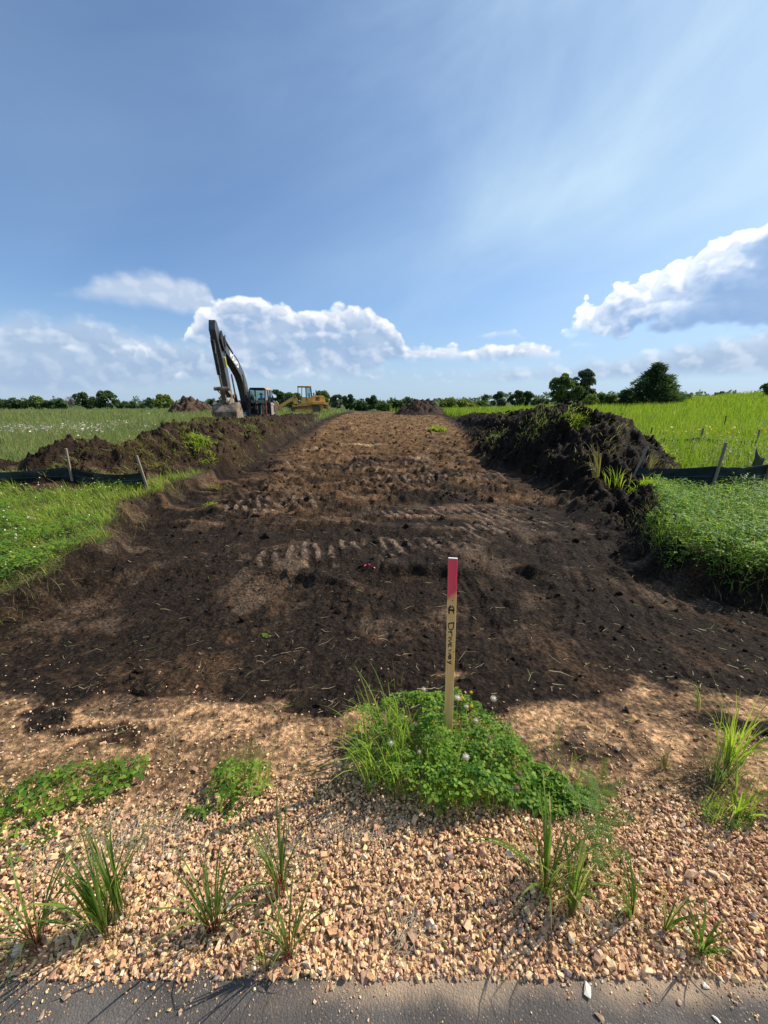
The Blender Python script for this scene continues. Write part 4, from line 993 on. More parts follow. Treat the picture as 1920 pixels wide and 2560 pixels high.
clover_clump(-0.62, 1.27, 0.13, 0.10, 75, 110, 'small uprooted clover clump with tangled stems left of centre', h=0.10, seedaz=1.0, size=(0.028, 0.044))
clover_clump(-0.69, 1.16, 0.13, 0.035, 22, 6, 'few low clover leaves in gravel before the uprooted clump', h=0.02)
clover_clump(1.36, 1.15, 0.13, 0.06, 55, 20, 'low clover in the hollow at the right edge clump', h=0.04, size=(0.018, 0.03))
clover_clump(-0.93, 2.62, 0.04, 0.03, 4, 2, 'single clover sprig lying on the black soil', h=0.02, size=(0.03, 0.04))

# feathery weed: stem with finely divided leaves
t = empty('feathery_weed', (0.745, 0.985, float(ground_z(0.745, 0.985)[0]))); tagged(t, 'feathery leaved weed right of the broad bladed grass tuft', 'weed')
bigblade('stem', (0, 0, 0), 0.25, 0.005, 1.3, 0.25, M_CRAB, t)
for i in range(26):
    f = i / 25; zz = 0.03 + 0.22 * f; a = i * 2.4; L = 0.085 * (1 - 0.45 * abs(f - 0.45)); up = 0.15 + 0.9 * f ** 3
    A = Acc(); base = np.array([0.012 * f, 0.035 * f, zz]); d = np.array([math.cos(a), math.sin(a), up]); d /= np.linalg.norm(d); s_ = np.cross(d, [0, 0, 1.0]); s_ /= np.linalg.norm(s_)
    for j in range(13):
        u_ = (j + 1) / 13
        for sg in (-1, 1):
            c0 = base + d * L * u_; e_ = c0 + (s_ * sg * 0.8 + d * 0.7) * 0.021 * (1.15 - u_ * 0.6) + [0, 0, random.gauss(-0.002, 0.003)]
            w_ = d * 0.0016
            A.add(np.array([c0 - w_, c0 + w_, e_ + w_ * 0.3, e_ - w_ * 0.3]), np.array([[0, 1, 2, 3]]), None, np.full(4, f), np.full(4, min(1, 0.25 * random.random() + f ** 4)))
    A.add(np.array([base - s_ * 0.001, base + s_ * 0.001, base + d * L]), None, np.array([[0, 1, 2]]), np.full(3, f), np.full(3, 0.5))
    link('leaf', A.mesh('leaf', [M_FERN if f < 0.9 else M_CROP]), t)
t.scale = (1.35, 1.35, 1.3)
# bushy weed at the right fence
t = empty('leafy_weed', (6.15, 6.45, float(ground_z(6.15, 6.45)[0]))); tagged(t, 'bushy pale green weed standing before the right silt fence', 'weed')
for i in range(34):
    a = random.uniform(0, 6.28); L = random.uniform(0.15, 0.38); b = random.uniform(0.1, 0.7); px = random.gauss(0, 0.12)
    A = Acc(); base = np.array([px, random.gauss(0, 0.06), 0.0]); d = np.array([math.cos(a) * b, math.sin(a) * b, 1.0]); d /= np.linalg.norm(d)
    for j in range(12):
        c = base + d * L * (j + 2) / 13; an = random.uniform(0, 6.28); u = np.array([[math.cos(an), math.sin(an), 0.5]]) * 0.028; v = np.array([[-math.sin(an), math.cos(an), 0.1]]) * 0.010
        V, F = quads_of(c[None] + u, u, v); A.add(V, F, None, np.full(4, 0.8), np.full(4, random.random()))
    A.add(np.array([base - [0.003, 0, 0], base + [0.003, 0, 0], base + d * L]), None, np.array([[0, 1, 2]]), np.full(3, .5), np.full(3, 0.5))
    link('shoot', A.mesh('shoot', [M_FERN]), t)
# sods of torn turf on berm and heap
def sod(x, y, rx, ry, n, label, mat=M_LAWN, L=(0.08, 0.25), az=4.7, rot=0.0, w=(0.006, 0.012), leaves=0):
    xs = rng.normal(0, rx * 0.5, n); ys = rng.normal(0, ry * 0.5, n)
    X = x + xs * math.cos(rot) - ys * math.sin(rot); Y = y + xs * math.sin(rot) + ys * math.cos(rot)
    Z = ground_z(X, Y); z0 = float(ground_z(x, y)[0])
    A = Acc(); A.add(*blade_arrays(p3(X - x, Y - y, Z - z0 + 0.01), rng.uniform(*L, n), rng.uniform(*w, n), az + rng.normal(0, 0.7, n), rng.uniform(0.5, 1.7, n), 3))
    if leaves:
        k = rng.integers(0, n, leaves); A.add(*clover_arrays(p3(X[k] - x, Y[k] - y, Z[k] - z0 + rng.uniform(0.02, 0.12, leaves)), rng.uniform(0.06, 0.10, leaves), tilt=0.6))
    t = empty('turf_sod', (x, y, z0)); o = link('grass', A.mesh('grass', [mat]), t); o['kind'] = 'stuff'
    return tagged(t, label, 'turf sod')
sod(-4.72, 10.0, 0.7, 0.35, 520, 'bright green torn turf hanging down the left berm flank', rot=-0.9, leaves=60)
sod(-5.35, 8.6, 0.55, 0.35, 260, 'pale yellowish sod low on the left berm near the fence', M_BROWNG, az=5.0)
sod(-4.35, 7.4, 0.25, 0.16, 160, 'dry sod beside the right stake of the left fence', M_BROWNG)
sod(-3.75, 8.3, 0.28, 0.12, 120, 'small dry grass sod at the foot of the left berm', M_BROWNG)
sod(-5.0, 7.15, 0.5, 0.25, 420, 'loose green grass at the right end of the left verge', M_LAWN, az=5.5, leaves=20)
sod(-5.6, 12.2, 0.6, 0.3, 240, 'greyish sod high on the left berm crest', M_MEAD)
sod(-3.05, 6.6, 0.12, 0.08, 60, 'tiny green sod lying on dark soil inside the drive', M_LAWN, L=(0.04, 0.12))
sod(-7.2, 10.5, 0.5, 0.3, 200, 'brown torn grass between mound and left berm', M_BROWNG)
sod(-5.55, 16.2, 0.5, 0.4, 200, 'dull green sod on the far part of the left berm', M_MEAD)
sod(5.0, 10.3, 0.35, 0.35, 200, 'green weed sod near the top of the black heap', M_LAWN, leaves=70)
sod(6.9, 9.0, 0.55, 0.5, 300, 'leafy turf draped over the right shoulder of the black heap', M_LAWN, leaves=90, az=5.6)
sod(4.35, 11.2, 0.9, 0.5, 260, 'dull dusty turf along the left flank of the black heap', M_MEAD, rot=1.2)
sod(4.0, 13.8, 0.9, 0.4, 220, 'faded grass on the far left flank of the black heap', M_MEAD, rot=1.4)
sod(4.6, 6.6, 0.45, 0.2, 220, 'light green sod hanging over the dark right bank', M_LAWN, az=4.4, leaves=30)
sod(3.4, 25.0, 0.5, 0.3, 120, 'lone green weed at the far right side of the drive', M_LAWN, L=(0.2, 0.6), w=(0.03, 0.05))

# ------------------------------------------------------------------ solid helpers
class MB:
    def __init__(s): s.bm = bmesh.new()
    def box(s, c, size, rot=None, taper=1.0):
        m = Matrix.Translation(c)
        if rot: m = m @ Matrix.Rotation(rot[1], 4, rot[0])
        r = bmesh.ops.create_cube(s.bm, size=1.0)
        for v in r['verts']:
            k = taper if v.co.z > 0 else 1.0
            v.co = m @ Vector((v.co.x * size[0] * k, v.co.y * size[1] * k, v.co.z * size[2]))
        return s
    def prism(s, pts, y0, y1):
        """outline in the x-z plane, pulled from y0 to y1"""
        a = [s.bm.verts.new((p[0], y0, p[1])) for p in pts]; b = [s.bm.verts.new((p[0], y1, p[1])) for p in pts]
        n = len(pts)
        try: s.bm.faces.new(a); s.bm.faces.new(b[::-1])
        except ValueError: pass
        for i in range(n): s.bm.faces.new((a[i], b[i], b[(i + 1) % n], a[(i + 1) % n]))
        return s
    def rod(s, p0, p1, r, seg=10, r2=None):
        p0, p1 = Vector(p0), Vector(p1); d = p1 - p0
        m = Matrix.Translation((p0 + p1) / 2) @ d.to_track_quat('Z', 'Y').to_matrix().to_4x4()
        bmesh.ops.create_cone(s.bm, cap_ends=True, segments=seg, radius1=r, radius2=r if r2 is None else r2, depth=d.length, matrix=m)
        return s
    def tube(s, path, r, seg=6):
        for a, b in zip(path, path[1:]): s.rod(a, b, r, seg)
        return s
    def strip(s, pts, y0, y1, t):
        """a plate of thickness t that follows an open outline in x-z"""
        P = [Vector((p[0], 0, p[1])) for p in pts]; n = len(P); off = []
        for i in range(n):
            d = (P[min(i + 1, n - 1)] - P[max(i - 1, 0)]).normalized(); off.append(Vector((-d.z, 0, d.x)) * t)
        out = [(p.x, p.z) for p in P] + [((p + o).x, (p + o).z) for p, o in reversed(list(zip(P, off)))]
        return s.prism(out, y0, y1)
    def obj(s, name, mat, parent=None, bevel=0.0, smooth=False, **props):
        bmesh.ops.recalc_face_normals(s.bm, faces=s.bm.faces)
        me = bpy.data.meshes.new(name); s.bm.to_mesh(me); s.bm.free(); me.materials.append(mat)
        if smooth:
            me.polygons.foreach_set('use_smooth', [True] * len(me.polygons)); me.set_sharp_from_angle(angle=R(35))
        o = link(name, me, parent, **props)
        if bevel:
            b = o.modifiers.new('bevel', 'BEVEL'); b.width = bevel; b.segments = 2; b.limit_method = 'ANGLE'; b.harden_normals = False
        return o
M_ARM = plain('grey_paint', (0.060, 0.060, 0.064), 0.40, var=0.15, dirt=(0.15, 0.12, 0.09), dirt_amt=0.10)
M_DARK = plain('dark_paint', (0.022, 0.022, 0.024), 0.5, var=0.3, dirt=(0.10, 0.08, 0.06), dirt_amt=0.2)
M_YPAINT = plain('amber_paint', (0.72, 0.36, 0.06), 0.4, var=0.08, dirt=(0.35, 0.24, 0.13), dirt_amt=0.15)
M_CATY = plain('old_yellow_paint', (0.78, 0.40, 0.08), 0.5, var=0.15, sc=3, dirt=(0.30, 0.19, 0.09), dirt_amt=0.25)
M_BUCKET = plain('muddy_steel', (0.12, 0.088, 0.060), 0.75, var=0.35, sc=4, dirt=(0.34, 0.25, 0.17), dirt_amt=0.55, bmp=0.3)
M_STEEL = plain('worn_steel', (0.40, 0.38, 0.36), 0.35, metal=0.7, var=0.2)
M_CHROME = plain('chrome_rod', (0.75, 0.75, 0.75), 0.15, metal=1.0, var=0.05)
M_RUB = plain('rubber_hose', (0.018, 0.018, 0.018), 0.55, var=0.2)
M_TRACK = plain('track_steel', (0.075, 0.06, 0.05), 0.65, metal=0.2, var=0.4, dirt=(0.16, 0.11, 0.075), dirt_amt=0.6)
M_RED = plain('red_paint', (0.26, 0.05, 0.04), 0.5, var=0.15)
M_SEAT = plain('seat_cloth', (0.035, 0.035, 0.04), 0.9)
M_YLAB = plain('yellow_sleeve', (0.75, 0.70, 0.12), 0.5, var=0.1)
M_DECAL = plain('white_decal', (0.85, 0.85, 0.85), 0.5, var=0.03)
M_PANEL = plain('pale_door_panel', (0.30, 0.27, 0.24), 0.45, var=0.1, dirt=(0.34, 0.26, 0.18), dirt_amt=0.3)
def glass_mat(name, tint, rough=0.02):
    m, nt, b, out = new_mat(name)
    g = nd(nt, 'ShaderNodeBsdfGlossy'); g.inputs['Roughness'].default_value = rough; g.inputs['Color'].default_value = (0.9, 0.95, 0.95, 1)
    t = nd(nt, 'ShaderNodeBsdfTransparent'); t.inputs['Color'].default_value = (*tint, 1)
    fr = nd(nt, 'ShaderNodeFresnel'); fr.inputs['IOR'].default_value = 1.45
    fa = (S(nt, fr.outputs[0]) * 1.2 + 0.03).clamp()
    ms = nd(nt, 'ShaderNodeMixShader'); lk(nt, fa, ms.inputs[0]); lk(nt, t.outputs[0], ms.inputs[1]); lk(nt, g.outputs[0], ms.inputs[2]); lk(nt, ms.outputs[0], out.inputs[0])
    return m
M_GLASS = glass_mat('cab_glass', (0.74, 0.82, 0.80))

# ------------------------------------------------------------------ excavator (local +x forward, +y its left side)
EX = empty('excavator', (-8.97, 26.9, -0.42), math.atan2(-0.995, 0.10))
tagged(EX, 'large dark grey tracked excavator with raised boom beyond the left berm', 'excavator')
CY, HW = -0.2, 0.21     # boom plane and half width
# undercarriage, turned a little against the house
for sy in (-1, 1):
    pts = [(-1.75, 0.06), (1.75, 0.06), (2.08, 0.25), (2.15, 0.48), (2.0, 0.78), (1.75, 0.88), (-1.75, 0.88), (-2.0, 0.78), (-2.15, 0.48), (-2.08, 0.25)]
    mb = MB().prism(pts, sy * 1.0 - 0.3, sy * 1.0 + 0.3)
    for i in range(22):
        mb.box((-1.9 + i * 0.18, sy * 1.0, 0.03), (0.05, 0.6, 0.07)); mb.box((-1.9 + i * 0.18, sy * 1.0, 0.90), (0.05, 0.6, 0.06))
    tr_ = mb.obj('track', M_TRACK, EX); tr_.rotation_euler.z = R(38)
    mb = MB()
    for xx in (-1.8, 1.8): mb.rod((xx, sy * 1.0 - 0.33, 0.47), (xx, sy * 1.0 + 0.33, 0.47), 0.27, 16)
    mb.obj('sprocket', M_TRACK, tr_)
mb = MB().box((0, 0, 0.55), (1.6, 1.6, 0.45)); mb.rod((0, 0, 0.8), (0, 0, 1.02), 0.62, 24); o = mb.obj('undercarriage', M_DARK, EX); o.rotation_euler.z = R(38)
# house
MB().box((-0.62, 0, 1.12), (4.25, 2.5, 0.20)).obj('deck', M_DARK, EX, bevel=0.03)
MB().box((-0.2, 1.23, 1.10), (3.2, 0.12, 0.14)).obj('step', M_PANEL, EX, bevel=0.02)
MB().prism([(-2.1, 1.22), (-0.42, 1.22), (-0.42, 2.05), (-0.8, 2.2), (-1.9, 2.2), (-2.1, 2.1)], -1.22, 1.22).obj('engine_cover', M_DARK, EX, bevel=0.05)
MB().prism([(-1.7, 1.30), (-0.5, 1.30), (-0.5, 1.98), (-1.7, 1.98)], 1.225, 1.26).obj('side_panel', M_YPAINT, EX, bevel=0.01)
MB().box((-1.45, 1.275, 1.65), (0.25, 0.03, 0.5)).obj('grille', M_DARK, EX)
cw = [( -2.1, 1.0), (-2.1, 2.2), (-2.55, 2.2), (-2.8, 2.0), (-2.88, 1.5), (-2.75, 1.0)]
MB().prism(cw, -1.2, 1.2).obj('counterweight', M_ARM, EX, bevel=0.08)
MB().prism([(-0.42, 1.22), (1.3, 1.22), (1.42, 1.35), (1.3, 1.8), (-0.42, 2.0)], -1.22, -0.62).obj('tank', M_DARK, EX, bevel=0.04)
MB().rod((-1.4, -0.7, 2.2), (-1.4, -0.7, 2.65), 0.07, 12).obj('exhaust', M_DARK, EX)
# cab: frame, glass, door, seat
x0, x1, y0, y1, zb, zt = -0.35, 1.52, 0.28, 1.26, 1.22, 2.93
def post(a, b, w, name='cab_frame', mat=None): pass
mb = MB()
for yy_ in (y0, y1):
    mb.tube([(x1, yy_, zb), (x1, yy_, 2.2), (x1 - 0.28, yy_, zt - 0.06)], 0.045, 8)
    mb.tube([(x0, yy_, zb), (x0, yy_, zt - 0.05)], 0.05, 8)
mb.box((x1, (y0 + y1) / 2, zb + 0.05), (0.08, y1 - y0, 0.10)); mb.box((x1 - 0.29, (y0 + y1) / 2, zt - 0.06), (0.10, y1 - y0, 0.10))
mb.box(((x0 + x1) / 2, y0, zb + 0.05), (x1 - x0, 0.06, 0.12)); mb.box(((x0 + x1) / 2, y1, zb + 0.05), (x1 - x0, 0.06, 0.12)); mb.box((x0, (y0 + y1) / 2, zb + 0.35), (0.06, y1 - y0, 0.75))
mb.box((0.45, y1, 2.0), (0.07, 0.06, 1.6)); mb.box(((x0 + x1) / 2, y0, 1.75), (x1 - x0, 0.04, 0.05))
mb.box(((x0 + x1) / 2, (y0 + y1) / 2, zb - 0.02), (x1 - x0, y1 - y0, 0.05))
mb.obj('cab_frame', M_DARK, EX)
MB().tube([(x1 + 0.015, y1 + 0.02, zb), (x1 + 0.015, y1 + 0.02, 2.2), (x1 - 0.26, y1 + 0.02, zt - 0.1)], 0.045, 8).obj('front_pillar', M_RED, EX, label='faded red front pillar of the cab')
MB().prism([(x1 - 0.38, zt - 0.06), (x1 - 0.42, zt + 0.03), (x0 + 0.1, zt + 0.05), (x0 - 0.05, zt - 0.04), (x0 - 0.05, zt - 0.10), (x1 - 0.38, zt - 0.10)], y0 - 0.02, y1 + 0.03).obj('cab_roof', M_YPAINT, EX, bevel=0.03)
MB().box((x1 - 0.25, (y0 + y1) / 2, zt + 0.01), (0.22, y1 - y0 - 0.1, 0.05)).obj('roof_visor', M_DARK, EX, bevel=0.01)
MB().prism([(x1 + 0.005, 1.95), (x1 + 0.005, 2.22), (x1 - 0.265, zt - 0.12), (x1 - 0.275, zt - 0.12), (x1 - 0.01, 2.215), (x1 - 0.01, 1.95)], y0 + 0.05, y1 - 0.05).obj('windscreen', M_GLASS, EX)
MB().box((x1, (y0 + y1) / 2, 1.62), (0.012, y1 - y0 - 0.12, 0.58)).obj('lower_windscreen', M_GLASS, EX, label='dusty lower front window')
MB().box(((x0 + x1) / 2, y0, 2.30), (x1 - x0 - 0.5, 0.012, 1.0)).obj('side_window', M_GLASS, EX)
MB().box((x0 + 0.01, (y0 + y1) / 2, 2.35), (0.012, y1 - y0 - 0.12, 0.9)).obj('rear_window', M_GLASS, EX)
dr = MB().prism([(-0.45, 1.25), (0.42, 1.25), (0.42, 2.05), (-0.45, 2.05)], 1.36, 1.41).obj('cab_door', M_PANEL, EX, bevel=0.02, label='pale door folded open against the cab side')
mb = MB(); mb.tube([(-0.42, 1.385, 2.05), (-0.38, 1.385, 2.82), (0.30, 1.385, 2.82), (0.40, 1.385, 2.05)], 0.03, 6); mb.obj('door_frame', M_DARK, dr)
MB().prism([(-0.40, 2.07), (0.36, 2.07), (0.28, 2.80), (-0.36, 2.80)], 1.38, 1.39).obj('door_window', M_GLASS, dr)
MB().box((0.2, 1.43, 1.9), (0.2, 0.03, 0.04)).obj('door_handle', M_DARK, dr)
mb = MB().box((0.15, 0.77, 1.62), (0.5, 0.5, 0.14)); mb.box((-0.1, 0.77, 1.98), (0.14, 0.48, 0.75)); mb.box((0.15, 0.77, 1.4), (0.35, 0.35, 0.35)); mb.obj('seat', M_SEAT, EX, bevel=0.03)
mb = MB()
for yy_ in (0.47, 1.07):
    mb.box((0.45, yy_, 1.72), (0.5, 0.14, 0.22)); mb.rod((0.62, yy_, 1.8), (0.66, yy_, 2.02), 0.022, 8)
mb.rod((1.2, 0.65, 1.25), (1.05, 0.65, 1.85), 0.02, 6).rod((1.2, 0.88, 1.25), (1.05, 0.88, 1.85), 0.02, 6); mb.obj('control_console', M_PANEL, EX)
for yy_, xx, zz in ((y0 - 0.12, 1.55, 2.35), (-1.25, 1.35, 2.15)):
    mb = MB().rod((xx - 0.1, yy_, zz - 0.9), (xx, yy_, zz), 0.015, 6); mb.box((xx, yy_ - 0.04, zz), (0.03, 0.16, 0.28)); mb.obj('mirror', M_DARK, EX)
MB().tube([(1.35, -0.55, 1.25), (1.35, -0.55, 1.95), (1.35, -1.15, 1.95), (1.35, -1.15, 1.25)], 0.02, 6).obj('handrail', M_DARK, EX)
mb = MB()
for i in range(4): mb.box((1.44, -0.30 + i * 0.085, 1.28), (0.01, 0.035, 0.16))
mb.box((1.44, -0.17, 1.42), (0.01, 0.32, 0.03)); mb.obj('warning_decal', M_DECAL, EX)
MB().box((1.40, -0.17, 1.35), (0.07, 0.75, 0.45)).obj('boom_bracket', M_DARK, EX, bevel=0.01)
# boom
top_ = [(0.15, 1.9), (0.30, 2.75), (0.50, 3.25), (1.07, 3.87), (1.6, 4.17), (2.1, 4.38), (3.4, 4.72), (4.81, 5.14), (5.12, 5.20)]
low_ = [(5.22, 4.95), (5.05, 4.76), (3.74, 4.36), (3.0, 4.08), (2.7, 3.95), (2.0, 3.62), (1.55, 3.22), (1.20, 2.7), (0.95, 2.1), (0.62, 1.62), (0.25, 1.6)]
mb = MB().prism(top_ + low_, CY - HW, CY + HW)
bo = mb.obj('boom', M_ARM, EX, bevel=0.02)
# lettering on the left face of the boom
def text_mesh(body, size, extrude=0.003, bold=0.0):
    cu = bpy.data.curves.new('t', 'FONT'); cu.body = body; cu.size = size; cu.extrude = extrude; cu.offset = bold; cu.align_x = 'CENTER'; cu.align_y = 'CENTER'
    ob = bpy.data.objects.new('t', cu); COL.objects.link(ob)
    dg = bpy.context.evaluated_depsgraph_get(); me = bpy.data.meshes.new_from_object(ob.evaluated_get(dg)); bpy.data.objects.remove(ob); me.name = 'lettering'; return me
me = text_mesh('VOLVO', 0.42, 0.002, 0.022); me.materials.append(M_DECAL)
lt = link('lettering', me, bo)
# reading direction runs from the boom tip down to the foot, letters upright towards the upper edge
dvec = Vector((2.35 - 4.25, 0, 4.17 - 4.77)).normalized(); upv = Vector((0, 1, 0)).cross(dvec) * -1
nrm = Vector((0, 1, 0)); upv = nrm.cross(dvec)
if upv.z < 0: upv = -upv
mt = Matrix((dvec, upv, nrm)).transposed().to_4x4(); mt.translation = Vector((3.15, CY + HW + 0.004, 4.40)); 
lt.matrix_local = mt; lt.scale = (1.25, 1.0, 1.0)
# boom cylinders, either side
for sy in (-1, 1):
    yb = CY + sy * (HW + 0.12)
    cyl = MB().rod((1.15, yb, 1.35), (1.62, yb, 2.55), 0.085, 14).obj('boom_cylinder', M_DARK, EX, smooth=True)
    MB().rod((1.62, yb, 2.55), (2.02, yb, 3.72), 0.05, 12).obj('cylinder_rod', M_CHROME, cyl, smooth=True)
# stick (arm)
st_pts = [(5.85, 6.02), (5.62, 6.0), (5.35, 5.70), (4.85, 5.38), (4.72, 5.10), (4.62, 4.75), (4.55, 4.1), (4.32, 3.2), (4.10, 2.45), (4.35, 2.32), (4.62, 2.42), (4.98, 3.4), (5.38, 4.35), (5.78, 5.05), (6.02, 5.55)]
ar = MB().prism(st_pts, CY - 0.16, CY + 0.16).obj('stick', M_ARM, EX, bevel=0.02)
for yy_ in (CY - 0.27, CY + 0.20):
    MB().prism([(5.0, 5.35), (5.3, 5.62), (5.55, 5.2), (5.2, 4.72), (4.85, 4.65), (4.72, 5.0)], yy_, yy_ + 0.07).obj('pivot_plate', M_DARK, ar)
MB().rod((4.98, CY - 0.32, 5.02), (4.98, CY + 0.32, 5.02), 0.12, 14).obj('pivot_pin', M_DARK, ar)
# stick cylinder lies on the boom, bucket cylinder in front of the stick
c1 = MB().rod((2.75, CY, 4.82), (4.3, CY, 5.42), 0.10, 14).obj('stick_cylinder', M_DARK, EX, smooth=True)
MB().rod((4.3, CY, 5.42), (5.62, CY, 5.86), 0.055, 12).obj('cylinder_rod', M_CHROME, c1, smooth=True)
c2 = MB().rod((6.12, CY, 5.05), (5.62, CY, 3.45), 0.10, 14).obj('bucket_cylinder', M_DARK, EX, smooth=True)
MB().rod((5.62, CY, 3.45), (5.35, CY, 2.78), 0.055, 12).obj('cylinder_rod', M_CHROME, c2, smooth=True)
MB().rod((5.20, CY + 0.24, 4.35), (5.02, CY + 0.24, 3.86), 0.055, 12).obj('yellow_sleeve', M_YLAB, ar, smooth=True)
# hoses
mb = MB()
mb.tube([(0.35, CY + 0.1, 2.9), (0.62, CY + 0.12, 3.62), (1.2, CY + 0.12, 4.12), (2.0, CY + 0.12, 4.52), (2.8, CY + 0.14, 4.72)], 0.022, 5)
mb.tube([(0.22, CY - 0.08, 2.9), (0.5, CY - 0.1, 3.72), (1.1, CY - 0.1, 4.22), (2.0, CY - 0.1, 4.58), (3.0, CY - 0.1, 4.86), (4.4, CY - 0.1, 5.28), (5.0, CY - 0.16, 5.5)], 0.022, 5)
mb.tube([(4.4, CY + 0.15, 5.18), (4.75, CY + 0.26, 5.5), (5.1, CY + 0.3, 5.35), (5.15, CY + 0.28, 4.85), (5.2, CY + 0.24, 4.4)], 0.022, 5)
mb.tube([(6.18, CY + 0.12, 4.9), (6.35, CY + 0.15, 4.4), (6.2, CY + 0.12, 4.1), (5.98, CY + 0.12, 3.8), (5.85, CY + 0.1, 3.4)], 0.018, 5)
mb.obj('hose', M_RUB, EX)
# bucket linkage
mb = MB()
for yy_ in (CY - 0.27, CY + 0.22):
    mb.prism([(4.25, 2.42), (4.42, 2.32), (5.38, 2.66), (5.34, 2.86)], yy_, yy_ + 0.05)
mb.rod((5.35, CY - 0.42, 2.76), (5.35, CY + 0.42, 2.76), 0.10, 14); mb.rod((4.42, CY - 0.35, 2.4), (4.42, CY + 0.35, 2.4), 0.09, 14)
mb.prism([(5.28, 2.72), (5.44, 2.74), (5.22, 2.05), (5.05, 2.08)], CY - 0.12, CY + 0.12)
mb.obj('bucket_link', M_BUCKET, EX)
# bucket: curved shell, side plates, ears, teeth; opening turned back to the machine
shell = [(5.02, 2.02), (5.28, 1.85), (5.42, 1.55), (5.36, 1.22), (5.12, 0.98), (4.75, 0.88), (4.35, 0.92), (4.0, 1.08)]
bk_ = MB().strip(shell, CY - 0.62, CY + 0.62, 0.05).obj('bucket', M_BUCKET, EX, smooth=True)
for yy_ in (CY - 0.65, CY + 0.60):
    MB().prism(shell + [(3.92, 1.2), (4.25, 1.7), (4.5, 2.0), (4.75, 2.08)], yy_, yy_ + 0.05).obj('side_plate', M_BUCKET, bk_)
for yy_ in (CY - 0.28, CY + 0.22):
    MB().prism([(4.3, 2.0), (4.3, 2.45), (4.5, 2.5), (5.15, 2.15), (5.36, 1.8), (5.2, 1.75), (4.9, 1.95)], yy_, yy_ + 0.06).obj('bucket_ear', M_BUCKET, bk_)
for i in range(5):
    yc = CY - 0.5 + i * 0.25
    MB().prism([(4.05, 1.02), (4.05, 1.16), (3.72, 1.18)], yc - 0.05, yc + 0.05).obj('tooth', M_STEEL, bk_)

# the operator in the cab: one skinned body, seated, hands on the levers
def person(root_loc, parent_rot, label):
    bmj = bmesh.new(); J = {}
    def v(n, co): J[n] = bmj.verts.new(co)
    v('pelvis', (0, 0, 0)); v('belly', (0, 0, .18)); v('chest', (0.02, 0, .38)); v('neck', (0.03, 0, .52)); v('head', (0.06, 0, .62)); v('crown', (0.07, 0, .76))
    for s_, n in ((-1, 'r'), (1, 'l')):
        v('sh' + n, (0.02, s_ * .19, .44)); v('el' + n, (.12, s_ * .27, .20)); v('wr' + n, (.36, s_ * .27, .20)); v('ha' + n, (.45, s_ * .27, .21))
        v('hip' + n, (.02, s_ * .10, -.02)); v('kn' + n, (.46, s_ * .15, .02)); v('an' + n, (.56, s_ * .14, -.38)); v('to' + n, (.74, s_ * .15, -.40))
    for a, b in [('pelvis', 'belly'), ('belly', 'chest'), ('chest', 'neck'), ('neck', 'head'), ('head', 'crown')]: bmj.edges.new((J[a], J[b]))
    for n in 'rl':
        for a, b in [('chest', 'sh'), ('sh', 'el'), ('el', 'wr'), ('wr', 'ha'), ('pelvis', 'hip'), ('hip', 'kn'), ('kn', 'an'), ('an', 'to')]:
            bmj.edges.new((J[a if a in J else a + n], J[b + n]))
    names = list(J); bmj.verts.index_update(); me = bpy.data.meshes.new('body'); bmj.to_mesh(me); bmj.free()
    o = link('person', me); tagged(o, label, 'person')
    rad = dict(pelvis=.15, belly=.14, chest=.16, neck=.06, head=.085, crown=.075, sh=.08, el=.05, wr=.035, ha=.035, hip=.10, kn=.075, an=.05, to=.04)
    mod = o.modifiers.new('skin', 'SKIN')
    sk = me.skin_vertices[0].data
    for i, nm in enumerate(names):
        r = rad.get(nm) or rad[nm[:-1]]; sk[i].radius = (r, r)
    sk[0].use_root = True
    o.modifiers.new('sub', 'SUBSURF').levels = 2; o.modifiers['sub'].render_levels = 2
    m, nt, b, out = new_mat('work_clothes'); z = nd(nt, 'ShaderNodeSeparateXYZ'); lk(nt, objco(nt), z.inputs[0])
    zz = S(nt, z.outputs[2]); xx = S(nt, z.outputs[0])
    c = mix(nt, zz.smooth(0.53, 0.55), (0.035, 0.05, 0.10), (0.42, 0.24, 0.17)); c = mix(nt, (xx.smooth(0.36, 0.38) * zz.smooth(0.1, 0.12)), c, (0.42, 0.24, 0.17)); lk(nt, c, b.inputs['Base Color']); b.inputs['Roughness'].default_value = 0.85
    me.materials.append(m)
    hm_ = MB(); bmesh.ops.create_uvsphere(hm_.bm, u_segments=16, v_segments=8, radius=0.125, matrix=Matrix.Translation((0.065, 0, .755)))
    bmesh.ops.delete(hm_.bm, geom=[q for q in hm_.bm.verts if q.co.z < .745], context='VERTS'); hm_.rod((0.09, 0, .74), (0.09, 0, .755), 0.15, 16)
    hm_.obj('hard_hat', plain('blue_plastic', (0.08, 0.16, 0.55), 0.35, var=0.05), o, smooth=True)
    return o
pr_ = person(None, None, 'operator in dark clothes and blue hard hat seated in the excavator cab')
mw = Matrix.Translation((-8.97, 26.9, -0.42)) @ Matrix.Rotation(math.atan2(-0.995, 0.10), 4, 'Z')
pr_.matrix_world = mw @ Matrix.Translation((0.12, 0.77, 1.80))

